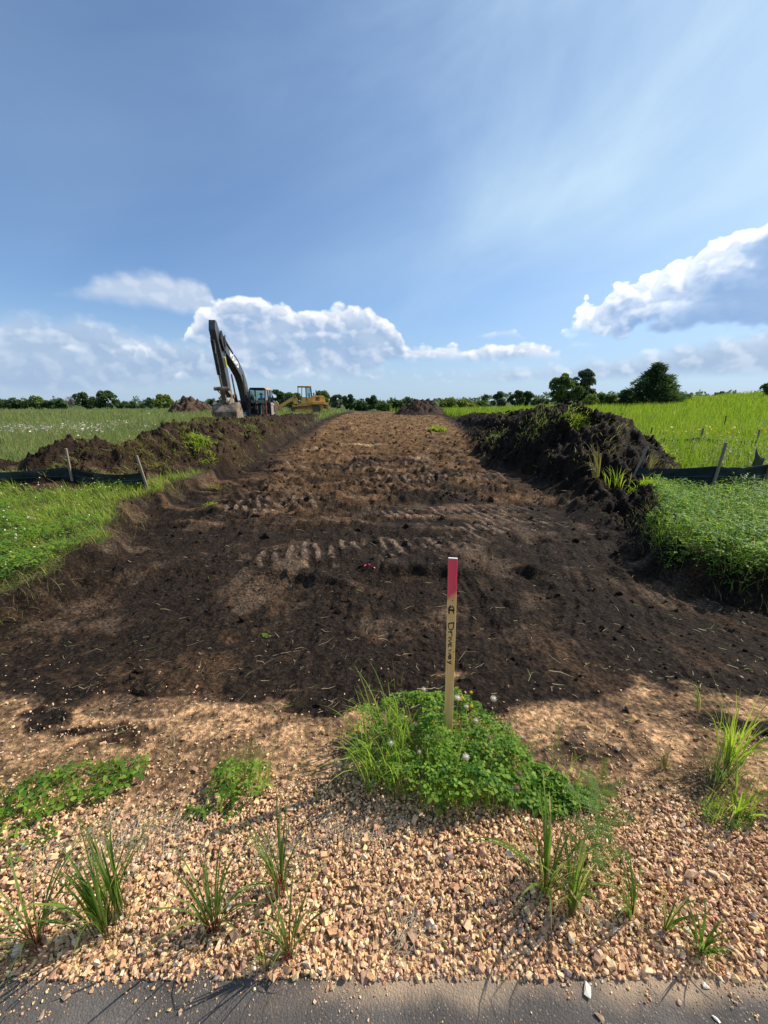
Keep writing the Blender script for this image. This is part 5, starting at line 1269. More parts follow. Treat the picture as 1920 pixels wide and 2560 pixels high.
# ------------------------------------------------------------------ track loader
LX, LY = -10.35, 52.0
LZ = 0.30
LD = empty('track_loader', (LX, LY, LZ), math.atan2(-0.22, -0.975)); tagged(LD, 'old yellow track loader with open cab parked behind the excavator', 'track loader')
LD.scale = (1.08,) * 3
for sy in (-1, 1):
    yc = sy * 0.85
    pts = [(-1.35, 0.0), (1.45, 0.0), (1.75, 0.18), (1.85, 0.42), (1.7, 0.66), (1.35, 0.72), (-0.9, 0.92), (-1.25, 0.98), (-1.62, 0.82), (-1.78, 0.5), (-1.62, 0.16)]
    mb = MB().strip(pts + [pts[0]], yc - 0.24, yc + 0.24, -0.06)
    n = len(pts)
    for i in range(n):
        a, b = Vector((pts[i][0], 0, pts[i][1])), Vector((pts[(i + 1) % n][0], 0, pts[(i + 1) % n][1])); m = max(1, int((b - a).length / 0.17))
        for j in range(m):
            c = a.lerp(b, (j + 0.5) / m); d = (b - a).normalized(); mb.box((c.x, yc, c.z), (0.035, 0.50, 0.12), (Vector((0, 1, 0)), -math.atan2(d.z, d.x)))
    tk = mb.obj('track', M_TRACK, LD)
    MB().rod((-1.28, yc - 0.2, 0.5), (-1.28, yc + 0.2, 0.5), 0.38, 20).obj('sprocket', M_TRACK, tk)
    MB().rod((1.42, yc - 0.18, 0.36), (1.42, yc + 0.18, 0.36), 0.30, 18).obj('idler', M_TRACK, tk)
    MB().box((0.1, yc, 0.34), (2.4, 0.3, 0.3)).obj('track_frame', M_CATY, tk)
    mb = MB()
    for i in range(6): mb.rod((-0.8 + i * 0.36, yc - 0.2, 0.14), (-0.8 + i * 0.36, yc + 0.2, 0.14), 0.11, 10)
    mb.obj('roller', M_TRACK, tk)
MB().prism([(-2.15, 0.55), (-1.9, 0.35), (1.3, 0.45), (1.5, 1.1), (-0.2, 1.15), (-2.3, 1.05)], -0.58, 0.58).obj('chassis', M_CATY, LD, bevel=0.02)
MB().prism([(-2.45, 1.15), (-0.9, 1.15), (-0.9, 2.05), (-2.25, 2.05), (-2.40, 1.9)], -0.62, 0.62).obj('engine_hood', M_CATY, LD, bevel=0.03)
mb = MB()
for i in range(6): mb.box((-1.55, -0.635, 1.5 + i * 0.075), (0.5, 0.03, 0.035)); mb.box((-1.55, 0.635, 1.5 + i * 0.075), (0.5, 0.03, 0.035))
mb.obj('hood_grille', M_DARK, LD)
for sy in (-1, 1): MB().box((-1.65, sy * 0.86, 1.22), (1.5, 0.5, 0.32)).obj('fender_box', M_CATY, LD, bevel=0.03)
MB().box((-2.55, 0, 1.12), (0.5, 1.7, 0.26)).obj('rear_bumper', M_CATY, LD, bevel=0.03)
MB().prism([(-2.47, 1.3), (-2.43, 1.3), (-2.36, 1.95), (-2.40, 1.95)], -0.5, 0.5).obj('rear_grille', M_DARK, LD)
MB().rod((-1.45, -0.2, 2.05), (-1.45, -0.2, 2.72), 0.055, 12).obj('exhaust', M_DARK, LD)
MB().rod((-1.15, 0.2, 2.05), (-1.15, 0.2, 2.4), 0.08, 12).obj('air_cleaner', M_DARK, LD)
mb = MB().prism([(-0.85, 1.15), (0.35, 1.15), (0.35, 1.9), (-0.85, 1.9)], -0.60, -0.55); mb.prism([(-0.85, 1.15), (0.35, 1.15), (0.35, 1.9), (-0.85, 1.9)], 0.55, 0.60); mb.box((-0.87, 0, 1.55), (0.06, 1.2, 0.8)); mb.box((-0.2, 0, 1.18), (1.9, 1.3, 0.08))
mb.obj('cab_body', M_CATY, LD)
mb = MB()
for sy in (-1, 1):
    mb.tube([(-1.0, sy * 0.58, 1.5), (-0.78, sy * 0.58, 3.05)], 0.045, 6); mb.tube([(0.72, sy * 0.58, 1.35), (0.66, sy * 0.58, 3.05)], 0.04, 6); mb.tube([(-0.25, sy * 0.58, 1.5), (-0.25, sy * 0.58, 3.05)], 0.045, 6); mb.tube([(0.3, sy * 0.58, 1.5), (0.2, sy * 0.58, 3.05)], 0.03, 6)
for zz_ in (3.03, 1.55): mb.box((0.68, 0, zz_), (0.06, 1.2, 0.05)); mb.box((-0.85, 0, zz_), (0.06, 1.2, 0.05))
for sy in (-1, 1): mb.box((-0.08, sy * 0.58, 3.03), (1.5, 0.06, 0.05))
cf = mb.obj('cab_frame', M_DARK, LD)
MB().box((-0.08, 0, 3.10), (1.62, 1.3, 0.10)).obj('cab_roof', M_CATY, LD, bevel=0.03)
MB().box((0.70, 0, 2.25), (0.02, 1.08, 1.5), (Vector((0, 1, 0)), 0.0)).obj('windscreen', M_GLASS, LD)
for sy in (-1, 1):
    MB().prism([(-0.92, 1.95), (-0.30, 1.95), (-0.30, 3.0), (-0.78, 3.0)], sy * 0.58 - 0.006, sy * 0.58 + 0.006).obj('side_window', M_GLASS, LD)
MB().box((-0.90, 0, 2.45), (0.02, 1.05, 1.05)).obj('rear_window', M_GLASS, LD)
mb = MB().box((-0.35, 0, 1.65), (0.5, 0.55, 0.14)); mb.box((-0.6, 0, 2.0), (0.14, 0.52, 0.7)); mb.obj('seat', M_SEAT, LD, bevel=0.03)
for sy in (-1, 1):
    y_ = sy * 0.72
    MB().prism([(0.75, 1.1), (1.25, 1.1), (1.30, 1.95), (1.1, 2.02), (0.85, 1.9)], y_ - 0.06, y_ + 0.06).obj('lift_tower', M_CATY, LD, bevel=0.01)
    MB().prism([(1.0, 1.95), (1.25, 1.98), (2.2, 1.42), (2.95, 0.95), (3.35, 0.30), (3.20, 0.12), (2.85, 0.20), (2.50, 0.80), (1.9, 1.22), (1.02, 1.72)], y_ + 0.065 * sy - 0.045, y_ + 0.065 * sy + 0.045).obj('lift_arm', M_CATY, LD, bevel=0.01)
    MB().rod((1.1, y_ - 0.1, 1.85), (1.1, y_ + 0.17, 1.85), 0.10, 12).obj('arm_pin', M_DARK, LD)
    cyl = MB().rod((0.9, sy * 0.6, 1.0), (1.7, sy * 0.6, 1.25), 0.06, 10).obj('lift_cylinder', M_DARK, LD); MB().rod((1.7, sy * 0.6, 1.25), (2.2, sy * 0.6, 1.35), 0.035, 8).obj('cylinder_rod', M_CHROME, cyl)
MB().tube([(1.2, 0, 1.7), (2.4, 0, 1.65), (3.0, 0, 1.1)], 0.07, 8).obj('tilt_linkage', M_DARK, LD)
shell2 = [(4.0, 1.25), (3.6, 1.42), (3.22, 1.18), (3.05, 0.72), (3.12, 0.32), (3.45, 0.15), (3.9, 0.42), (4.1, 0.75)]
shell2 = [(3.30, 1.42), (3.05, 1.15), (3.05, 0.62), (3.25, 0.28), (3.62, 0.2), (4.1, 0.62), (4.28, 0.92)]
b2 = MB().strip(shell2, -1.15, 1.15, -0.05).obj('bucket', M_BUCKET, LD)
for yy_ in (-1.18, 1.13): MB().prism(shell2, yy_, yy_ + 0.05).obj('side_plate', M_CATY, b2)
for i in range(7):
    yc = -1.05 + i * 0.35; MB().prism([(4.22, 0.82), (4.14, 0.92), (4.50, 1.22)], yc - 0.06, yc + 0.06).obj('tooth', M_STEEL, b2)
mb = MB().box((-2.75, 0, 0.75), (0.15, 1.5, 0.3))
for yy_ in (-0.6, 0, 0.6): mb.prism([(-2.7, 0.9), (-2.85, 0.9), (-2.95, 0.35), (-2.75, 0.15)], yy_ - 0.04, yy_ + 0.04)
mb.obj('ripper', M_CATY, LD)

# ------------------------------------------------------------------ the survey stake
def wood(name, c0, c1, sc=60, red=False):
    m, nt, b, out = new_mat(name); O = objco(nt)
    mp = nd(nt, 'ShaderNodeMapping'); mp.inputs['Scale'].default_value = (1, 1, 0.06); lk(nt, O, mp.inputs[0])
    n = noise(nt, mp.outputs[0], sc, 5, 0.6, 0.8); w = noise(nt, mp.outputs[0], sc * 3, 3)
    c = mix(nt, n.smooth(0.3, 0.7), c0, c1); c = mix(nt, w.smooth(0.55, 0.8) * 0.35, c, tuple(v * 0.5 for v in c0))
    if red:
        z = nd(nt, 'ShaderNodeSeparateXYZ'); lk(nt, O, z.inputs[0]); Z = S(nt, z.outputs[2]); X = S(nt, z.outputs[0])
        e = (Z + (noise(nt, O, 30, 3) - 0.5) * 0.03 + X * -0.9).smooth(0.825, 0.865)
        c = mix(nt, e * (X * 14.0 + 1.0).smooth(0.2, 1.1, 0.78, 1.0) * 0.97, c, (1.0, 0.06, 0.11))
        for kx, kz, kr in ((-0.009, 0.792, 0.0028), (0.013, 0.585, 0.004), (0.011, 0.49, 0.0018)):    # knots
            d = ((X - kx) * (X - kx) + (Z - kz) * (Z - kz))._m('SQRT'); c = mix(nt, d.smooth(kr * 0.5, kr, 0.8, 0), c, (0.16, 0.08, 0.035))
    lk(nt, c, b.inputs['Base Color']); b.inputs['Roughness'].default_value = 0.7; bump(nt, b, n, 0.25, 0.001)
    return m
M_LATH = wood('lath_wood', (0.86, 0.47, 0.14), (0.95, 0.62, 0.24), red=True)
M_OLDW = wood('weathered_wood', (0.20, 0.15, 0.10), (0.36, 0.28, 0.20), 25)
M_INK = plain('black_ink', (0.012, 0.007, 0.006), 0.5, var=0.2)
sx_, sy_ = 0.302, 1.44; sz_ = float(ground_z(sx_, sy_)[0]) - 0.02
SK = MB().box((0, 0, 0.508), (0.038, 0.0095, 1.016)).obj('survey_stake', M_LATH, None, bevel=0.0008)
SK.location = (sx_, sy_, sz_); SK.rotation_euler = (R(-1.0), R(-1.4), R(-13)); tagged(SK, 'tall wooden survey stake with pink painted top and black handwriting', 'stake')
MB().box((0, 0, 1.0172), (0.036, 0.0088, 0.002)).obj('painted_end', plain('white_paint', (0.8, 0.78, 0.74), 0.6, var=0.05), SK)
# handwriting: strokes in a frame turned a quarter, reading downwards (u along the reading direction, v up the letter)
def strokes_mesh(strokes, w, depth=0.0006):
    bm = bmesh.new()
    for st in strokes:
        ww = st[0] * 1.7; P = [Vector((p[1], 0, -p[0])) for p in st[1]]
        L, Rr = [], []
        for i, p in enumerate(P):
            d = (P[min(i + 1, len(P) - 1)] - P[max(i - 1, 0)]).normalized(); nrm_ = Vector((-d.z, 0, d.x)) * ww * 0.5
            L.append(bm.verts.new(p + nrm_)); Rr.append(bm.verts.new(p - nrm_))
        for i in range(len(P) - 1): bm.faces.new((L[i], L[i + 1], Rr[i + 1], Rr[i]))
    r = bmesh.ops.extrude_face_region(bm, geom=list(bm.faces))
    for v_ in r['geom']:
        if isinstance(v_, bmesh.types.BMVert): v_.co.y -= depth
    bmesh.ops.recalc_face_normals(bm, faces=bm.faces)
    me = bpy.data.meshes.new('handwriting'); bm.to_mesh(me); bm.free(); me.materials.append(M_INK); return me
def arc(cu_, cv_, ru, rv, a0, a1, n=9): return [(cu_ + ru * math.cos(R(a0 + (a1 - a0) * i / n)), cv_ + rv * math.sin(R(a0 + (a1 - a0) * i / n))) for i in range(n + 1)]
# coordinates in millimetres; v from -12 (left edge of the stake) to 12, u runs down from the pink end
ST = []
def s_(w, *pts): ST.append((w * 0.001, [(u * 0.001, v * 0.001) for u, v in pts]))
s_(2.6, (-14, 4), (-12, 4))                                   # dot
s_(3.0, *arc(14, 1, 9, 9.5, -20, 200)); s_(2.6, (7, -10), (7, -6)) if False else None
ST = []
def dot(u, v, r): s_(r * 2, (u - r, v), (u + r, v))
dot(-15, 3.5, 1.2)
# centre line sign: a C with an L through it
s_(2.2, *arc(11, 1, 9, 8.5, 35, 180, 8)); s_(3.6, *arc(11, -1, 9, 8.5, 180, 300, 8))
s_(3.2, (12, 9), (12, 0), (12, -9), (22, -9)); s_(2.0, (16, -9), (23, -8)); s_(2.2, (18, 9), (21, 7))
# D
s_(2.0, (46, 10), (50, -10)); s_(1.8, (45, 11), (52, 10)); s_(1.9, (47, 9.5), (58, 10), (64, 6), (68, 0), (66, -6), (60, -9.5), (50, -10))
# r
s_(1.8, (72, 5), (74, -10)); s_(1.8, (73, -2), (76, 4), (82, 5), (86, 3))
# i
s_(1.8, (90, 4), (90, -9))
# v
s_(2.0, (94, 4), (99, -9), (104, 4))
# e
s_(1.9, (107, -4), (114, -1), (113, 4), (108, 3), (107, -4), (110, -9), (117, -7))
# w
s_(1.8, (124, 4), (127, -8), (131, 1), (135, -8), (139, 4))
# a
s_(2.8, *arc(146, -2, 4, 4.5, 60, 420, 10)); s_(1.9, (150, 3), (151, -7))
# y
s_(1.8, (157, 5), (160, -4), (165, 4)); s_(1.8, (165, 6), (163, -5), (160, -13))
hw = link('handwriting', strokes_mesh(ST, 0.002), SK); hw.location = (0, -0.0049, 0.805); hw.scale = (1.1, 1, 1.70)

# ------------------------------------------------------------------ silt fences
M_FAB = None
def fabric_mat():
    m, nt, b, out = new_mat('silt_fabric'); O = objco(nt)
    n = noise(nt, O, 7, 5, 0.6); n2 = noise(nt, O, 220, 2)
    c = mix(nt, n.smooth(0.35, 0.7), (0.006, 0.014, 0.013), (0.016, 0.032, 0.030)); c = mix(nt, noise(nt, O, 3, 5, 0.7).smooth(0.58, 0.72) * 0.35, c, (0.07, 0.06, 0.05))
    lk(nt, c, b.inputs['Base Color']); b.inputs['Roughness'].default_value = 0.55; b.inputs['Specular IOR Level'].default_value = 0.22
    bump(nt, b, n * 1.0 + n2 * 0.1, 0.5, 0.02); return m
M_FAB = fabric_mat()
M_LINE = plain('green_cord', (0.06, 0.12, 0.10), 0.6)
def silt_fence(stakes, label, tops, zf, sag, spill=0.0, name='silt_fence', group=None, seed=0, line=True):
    """stakes: (x, y, height, lean); fabric hangs between them, its foot lying on the ground"""
    x0_, y0_ = stakes[0][:2]; z0_ = float(ground_z(x0_, y0_)[0])
    t = empty(name, (x0_, y0_, z0_)); tagged(t, label, 'silt fence', group)
    for (sx, sy, h, lean, vis) in stakes:
        if not vis: continue
        zz = float(ground_z(sx, sy)[0])
        o = MB().box((0, 0, h / 2 - 0.1), (0.036, 0.034, h + 0.2)).obj('stake', M_OLDW, t, bevel=0.003)
        o.location = (sx - x0_, sy - y0_ - 0.03, zz - z0_); o.rotation_euler = (0.02, lean, 0.15)
    NU, NV = 34, 12; V = []; F = []; b = 0
    for (a, c), (ta, tb) in zip(zip(stakes, stakes[1:]), zip(tops, tops[1:])):
        for i in range(NU + 1):
            u = i / NU; X = a[0] + (c[0] - a[0]) * u; Y = a[1] + (c[1] - a[1]) * u
            top = ta + (tb - ta) * u - sag * 4 * u * (1 - u)
            for j in range(NV + 1):
                v_ = j / NV
                fold = 0.11 * float(pn(X * 2.2 + seed, v_ * 2.0 + X * 1.4, 601)) + 0.04 * float(pn(X * 7 + v_ * 5, v_ * 5 - X * 3, 603))
                yo = fold * (0.15 + v_) * (u * (1 - u) * 4) ** 0.5 - spill * max(0, v_ - 0.72) * 2.2
                zz = top * (1 - min(1, v_ / 0.85)) + zf
                V.append((X - x0_ + fold * 0.3, Y - y0_ + yo - 0.012, zz - z0_ + (0.03 * float(pn(X * 5, v_ * 3, 605)) if v_ > 0.1 else 0) * v_))
        for i in range(NU):
            for j in range(NV):
                k0 = b + i * (NV + 1) + j; F.append((k0, k0 + 1, k0 + NV + 2, k0 + NV + 1))
        b += (NU + 1) * (NV + 1)
    me = mesh_np('fabric', np.array(V), [np.array(F)], [M_FAB], smooth=True); o = link('fabric', me, t); sm = o.modifiers.new('solid', 'SOLIDIFY'); sm.thickness = 0.003
    if line:
        mb = MB(); Vn = np.array(V).reshape(len(stakes) - 1, NU + 1, NV + 1, 3)
        for sgm in Vn: mb.tube([tuple(p + np.array([0, -0.008, 0])) for p in sgm[::3, 4]], 0.0035, 4)
        mb.obj('seam_cord', M_LINE, t)
    return t
def g0(x, y): return float(ground_z(x, y)[0])
silt_fence([(-9.6, 7.45, 0.7, 0, True), (-5.95, 7.26, 0.62, 0.03, True), (-4.42, 7.08, 0.66, -0.14, True)], 'sagging black silt fence on two wooden stakes behind the left verge', [0.36, 0.42, 0.36], 0.02, 0.10, seed=1)
silt_fence([(4.75, 7.25, 0.55, 0.30, True), (5.74, 6.62, 0.86, 0.05, True), (6.72, 6.70, 0.92, 0.0, True)], 'black silt fence with three stakes beyond the right clover patch', [0.34, 0.46, 0.48], 0.10, 0.04, spill=0.5, seed=7)
# older fence lost in the weeds further back
pts = [(7.7, 12.9), (8.7, 12.4), (9.9, 11.6), (10.4, 11.3)]
silt_fence([(7.3, 13.4, 0.4, 0, False), (8.6, 12.7, 0.82, 0.04, True), (10.2, 12.6, 0.80, 0.0, True), (11.2, 11.7, 0.82, -0.08, True)], 'half buried old silt fence with grey stakes among the far right weeds', [0.42, 0.40, 0.42, 0.40], 0.12, 0.06, seed=3, line=False)
o = silt_fence([(8.05, 8.3, 0.4, 0, False), (7.3, 7.6, 0.4, 0, False), (6.85, 6.95, 0.4, 0, False)], 'torn dark fabric flap behind the last stake of the right fence', [0.20, 0.62, 0.50], 0.16, 0.08, seed=5, line=False)
# string line with white tags across the right field
M_STRING = plain('yellow_string', (0.62, 0.72, 0.08), 0.6, var=0.1); M_TAG = plain('white_tag', (0.8, 0.8, 0.78), 0.6, var=0.05)
posts = [(7.2, 46), (10.4, 32.0), (13.2, 22.0), (15.2, 17.6), (16.8, 14.4), (19, 11)]
t = empty('string_line', (10.4, 32.0, g0(10.4, 32.0))); tagged(t, 'yellow string line with small white tags crossing the right field', 'string line')
org = Vector(t.location); PP = []
for (px_, py_) in posts:
    zz = g0(px_, py_); o = MB().box((0, 0, 0.5), (0.03, 0.03, 1.0)).obj('post', M_DARK, t); o.location = Vector((px_, py_, zz)) - org; PP.append(Vector((px_, py_, zz + 0.93)) - org)
path = []
for a, b in zip(PP, PP[1:]):
    for i in range(8): u = i / 8; path.append(a.lerp(b, u) - Vector((0, 0, 0.10 * 4 * u * (1 - u))))
path.append(PP[-1])
MB().tube([tuple(p) for p in path], 0.006, 4).obj('string', M_STRING, t)
for i in range(3, len(path) - 1, 4):
    o = MB().box((0, 0, -0.07), (0.035, 0.01, 0.15)).obj('tag', M_TAG, t); o.location = path[i]; o.rotation_euler.z = 0.3 * i
# pink flagging ribbon on the soil
p = (0.12 - 0.28, 3.93); zz = g0(-0.17, 3.95)
A = Acc(); n = 16; P = []
for i in range(n):
    u = i / (n - 1); c = np.array([u * 0.12, 0.02 * math.sin(u * 5), 0.03 + 0.022 * math.sin(u * 3.1 + .3)]); w_ = np.array([0, 0.006 * math.cos(u * 6), 0.006 * math.sin(u * 6 + 1)]); P += [c - w_, c + w_]
F = np.array([(2 * i, 2 * i + 1, 2 * i + 3, 2 * i + 2) for i in range(n - 1)])
o = link('flagging_ribbon', mesh_np('flagging_ribbon', np.array(P), [F], [plain('pink_plastic', (0.75, 0.07, 0.14), 0.5, var=0.1)], smooth=True)); o.location = (-0.22, 3.95, zz); tagged(o, 'short piece of pink ribbon lying on the black soil', 'ribbon')

# ------------------------------------------------------------------ far piles of soil
def pile(x, y, rx, ry, h, label, seed, peak=(0, 0), cat='soil pile', tint=1.0):
    n = 110; u = np.linspace(-1.25, 1.25, n); U, Vv = np.meshgrid(u, u)
    X = x + U * rx; Y = y + Vv * ry
    r = np.hypot(U - peak[0] * np.clip(1 - np.hypot(U, Vv), 0, 1), Vv)
    z = h * np.clip(1.12 - r ** 1.6, 0, 1.0) * 0.86 * (1 + 0.35 * fbm(X, Y, rx * 0.5, 4, seed)) + 0.12 * h * fbm(X, Y, 0.5, 3, seed + 3) * sstep(1.1 - r, 0, 0.5) + 0.10 * lumps(X, Y, 0.6, seed, 0.5) * sstep(1.0 - r, 0, 0.3) * 2
    base = land(X, Y, fine=False)[0]; z = base + z - 0.15 * sstep(r, 0.95, 1.2)
    n1 = fbm(X, Y, 0.9, 4, seed + 9)
    c = (np.array([0.062, 0.040, 0.027])[None] * tint + (np.array([0.028, 0.020, 0.015]) - np.array([0.062, 0.040, 0.027]) * tint)[None] * sstep(n1, -0.2, 0.5).ravel()[:, None])
    me = mesh_np('soil_pile', np.stack([X.ravel() - x, Y.ravel() - y, z.ravel()], 1), [grid_faces(n, n)], [SOIL], cols=c, smooth=True)
    o = link('soil_pile', me); o.location = (x, y, 0); return tagged(o, label, cat)
pile(4.6, 50, 3.3, 3.4, 1.75, 'dark far pile of soil at the end of the stripped drive', 701, peak=(0.1, 0), tint=0.8)
pile(-22.8, 48, 3.0, 3.2, 2.0, 'brown pile of soil in the meadow left of the excavator bucket', 731, peak=(-0.35, 0), tint=1.5)
sod(-22.0, 43.6, 2.6, 0.5, 260, 'fresh green weeds at the foot of the brown meadow pile', M_MEAD, L=(0.3, 0.9), w=(0.03, 0.06), az=1.5)

# ------------------------------------------------------------------ trees and shrubs
def tree_leaf_mat(name, lo, hi):
    return leaf_mat(name, lo, hi, trans=0.30, rough=0.6, tcol=(1.3, 1.4, 0.8))
T_DARK = tree_leaf_mat('dark_foliage', (0.040, 0.070, 0.030), (0.100, 0.150, 0.055))
T_MID = tree_leaf_mat('mid_foliage', (0.070, 0.110, 0.032), (0.165, 0.220, 0.060))
T_YEL = tree_leaf_mat('yellow_green_foliage', (0.105, 0.145, 0.028), (0.220, 0.260, 0.052))
T_GREY = tree_leaf_mat('grey_green_foliage', (0.075, 0.105, 0.065), (0.150, 0.190, 0.110))
def tree(name, label, cat, px, dist, wpx, top_px, base_px=1018, mat=None, kind='round', group=None, leafs=1800, lsize=0.0, seed=0, blobs=9):
    """px, wpx, top_px: where it stands against the horizon of the photograph; dist in metres"""
    rg = np.random.default_rng(seed + abs(int(px)) * 7)
    X = (px - 960) / 1000 * dist; zb = float(land(np.array([X]), np.array([dist]), fine=False)[0][0]) if dist < 68 else 0.05 + 0.0008 * max(0, min(60, X)) ** 2
    ztop = CAM_H + (1008 - top_px) / 1039 * dist; H = ztop - zb; Wd = wpx / 1000 * dist
    t = empty(name, (X, dist, zb)); tagged(t, label, cat, group)
    # trunk with a few limbs
    mb = MB(); tr0 = max(0.04, H * 0.022)
    nl = 5 if kind != 'bush' else 4
    limbs = []
    for i in range(nl):
        a = rg.uniform(0, 6.28); e = rg.uniform(0.25, 0.9); s0 = rg.uniform(0.1, 0.35) * H
        limbs.append(((0, 0, s0), (math.cos(a) * Wd * 0.36 * e, math.sin(a) * Wd * 0.36 * e, s0 + H * rg.uniform(0.25, 0.45))))
    mb.rod((0, 0, -0.3), (rg.normal(0, 0.02) * H, 0, H * 0.5), tr0, 8, tr0 * 0.55); mb.rod((0, 0, H * 0.48), (rg.normal(0, 0.03) * H, 0, H * 0.85), tr0 * 0.5, 6, tr0 * 0.15)
    for a, b in limbs: mb.rod(a, b, tr0 * 0.4, 6, tr0 * 0.12)
    if kind == 'dead':
        for j in range(60):
            a, b = limbs[rg.integers(len(limbs))]; p = Vector(a).lerp(Vector(b), rg.uniform(0.3, 1)); q = p + Vector((rg.normal(0, 0.14) * Wd, rg.normal(0, 0.14) * Wd, rg.uniform(0.05, 0.38) * H)); mb.rod(p, q, 0.05, 4, 0.015)
            for _k in range(2):
                p2 = p.lerp(q, rg.uniform(0.4, 0.9)); mb.rod(p2, p2 + Vector((rg.normal(0, 0.08) * Wd, 0, rg.uniform(0.03, 0.16) * H)), 0.025, 3, 0.01)
        mb.obj('trunk', plain('dead_wood', (0.22, 0.19, 0.17), 0.9, var=0.2) if 'dead_wood' not in MATS else MATS['dead_wood'], t); return t
    mb.obj('trunk', M_LIMB, t)
    # crown: clumps of leaves set on the shells of many overlapping blobs
    C_ = []; Rr = []
    for i in range(blobs * 3):
        if kind == 'cone':
            f = rg.random() ** 1.1; a = rg.uniform(0, 6.28); rad = Wd * 0.5 * (1 - f) ** 0.75 * rg.uniform(0.2, 0.8); C_.append((math.cos(a) * rad, math.sin(a) * rad, H * (0.10 + 0.80 * f))); Rr.append(Wd * 0.5 * (0.20 + 0.16 * (1 - f)) * rg.uniform(0.7, 1.2))
        elif kind == 'bush':
            a = rg.uniform(0, 6.28); rad = math.sqrt(rg.random()) * Wd * 0.40; C_.append((math.cos(a) * rad, math.sin(a) * rad * 0.6, H * rg.uniform(0.15, 0.78) * (1 - 0.45 * (rad / (Wd * 0.5)) ** 2))); Rr.append(min(Wd * 0.2, H * 0.3) * rg.uniform(0.6, 1.1))
        else:
            a = rg.uniform(0, 6.28); f = rg.uniform(0, 1); prof = math.sin(math.pi * (0.12 + 0.80 * f)) ** 0.8; rad = Wd * 0.46 * prof * math.sqrt(rg.random()); C_.append((math.cos(a) * rad, math.sin(a) * rad, H * (0.16 + 0.70 * f))); Rr.append(Wd * 0.5 * rg.uniform(0.13, 0.34))
    C_, Rr = np.array(C_), np.array(Rr)
    k = rg.choice(len(C_), leafs, p=Rr ** 2 / (Rr ** 2).sum())
    d = rg.normal(size=(leafs, 3)); d /= np.linalg.norm(d, axis=1)[:, None]; d[:, 2] = np.where(rg.random(leafs) < 0.6, np.abs(d[:, 2]), d[:, 2])
    P = C_[k] + d * (Rr[k] * rg.uniform(0.55, 1.1, leafs) ** 0.7)[:, None] * [1, 1, 0.85]
    P[:, 2] = np.maximum(P[:, 2], 0.04 * H)
    ls = (lsize or max(0.10, dist * 0.0028)) * rg.uniform(0.5, 1.4, leafs) * 0.85
    u = rg.normal(size=(leafs, 3)); u /= np.linalg.norm(u, axis=1)[:, None]; v = np.cross(u, rg.normal(size=(leafs, 3))); v /= np.linalg.norm(v, axis=1)[:, None]
    if kind == 'cone':      # drooping sprays that stick out
        out = P * [1, 1, 0]; out /= (np.linalg.norm(out, axis=1)[:, None] + 1e-6); u = out * 0.9 + [0, 0, 0.25] + rg.normal(0, 0.35, (leafs, 3)); ls_u, ls_v = ls * 1.7, ls * 0.5
    else: ls_u, ls_v = ls * 1.1, ls * 0.75
    V, F = quads_of(P, u * ls_u[:, None], v * ls_v[:, None])
    rnd = np.clip(0.15 + 0.7 * rg.random(leafs) + 0.25 * rg.normal(size=len(C_))[k], 0, 1)
    me = mesh_np('crown', V, [F], [mat or T_MID], attrs={'t': np.full(len(V), 0.5), 'rnd': np.repeat(rnd, 4)})
    link('crown', me, t)
    return t
# left, far hedge row
tree('shrub', 'low hedge shrub at the very left end of the horizon', 'shrub', -10, 105, 70, 985, mat=T_DARK, kind='bush', group='hedge shrubs on the horizon')
tree('shrub', 'dark rounded shrub second from the left horizon end', 'shrub', 42, 100, 74, 993, mat=T_DARK, kind='bush', seed=1)
tree('shrub', 'yellowish taller shrub left of the bare grey tree', 'shrub', 92, 98, 44, 984, mat=T_MID, kind='bush', seed=2)
tree('shrub', 'low shrub joining hedge row beside the bare tree', 'shrub', 128, 96, 46, 998, mat=T_DARK, kind='bush', seed=3)
tree('shrub', 'small upright shrub just left of the bare tree', 'shrub', 150, 92, 26, 988, mat=T_DARK, kind='bush', seed=4, leafs=900)
tree('bare_tree', 'leafless grey tree beside the dark left tree', 'bare tree', 176, 96, 44, 986, kind='dead')
tree('broad_tree', 'dark left half of the big tree pair on the left horizon', 'tree', 214, 92, 52, 980, mat=T_DARK, leafs=2600, blobs=7)
tree('broad_tree', 'wider right half of the big tree pair on the left horizon', 'tree', 262, 90, 66, 978, mat=T_DARK, leafs=3200, seed=3, blobs=8)
tree('shrub', 'very low distant hedge between big tree pair and light tree', 'shrub', 326, 120, 80, 1003, mat=T_DARK, kind='bush', seed=5)
tree('broad_tree', 'thin dark tree left of the light green tree', 'tree', 374, 95, 26, 993, mat=T_DARK, leafs=1000, seed=6, blobs=6)
tree('broad_tree', 'light green round tree left of the brown soil pile', 'tree', 408, 85, 54, 988, mat=T_YEL, leafs=2600, seed=7)
tree('broad_tree', 'small tree seen between soil pile and excavator bucket', 'tree', 532, 85, 26, 990, mat=T_GREY, leafs=1000, seed=8, blobs=6)
tree('broad_tree', 'small dark tree behind the excavator bucket top', 'tree', 556, 90, 28, 986, mat=T_DARK, leafs=1000, seed=9, blobs=6)
tree('broad_tree', 'small dim tree behind the excavator boom foot', 'tree', 590, 92, 26, 990, mat=T_DARK, leafs=1000, seed=29, blobs=6)
tree('broad_tree', 'tall dark tree right behind the excavator cab', 'tree', 700, 90, 56, 968, mat=T_DARK, leafs=3000, seed=10)
tree('broad_tree', 'lighter green tree between excavator and loader cab', 'tree', 738, 84, 50, 978, mat=T_MID, leafs=2400, seed=11)
tree('broad_tree', 'dark green tree behind the loader hood', 'tree', 806, 88, 50, 976, mat=T_MID, leafs=2600, seed=12)
tree('broad_tree', 'narrow grey green tree right of the loader', 'tree', 842, 86, 32, 984, mat=T_GREY, leafs=1600, seed=13)
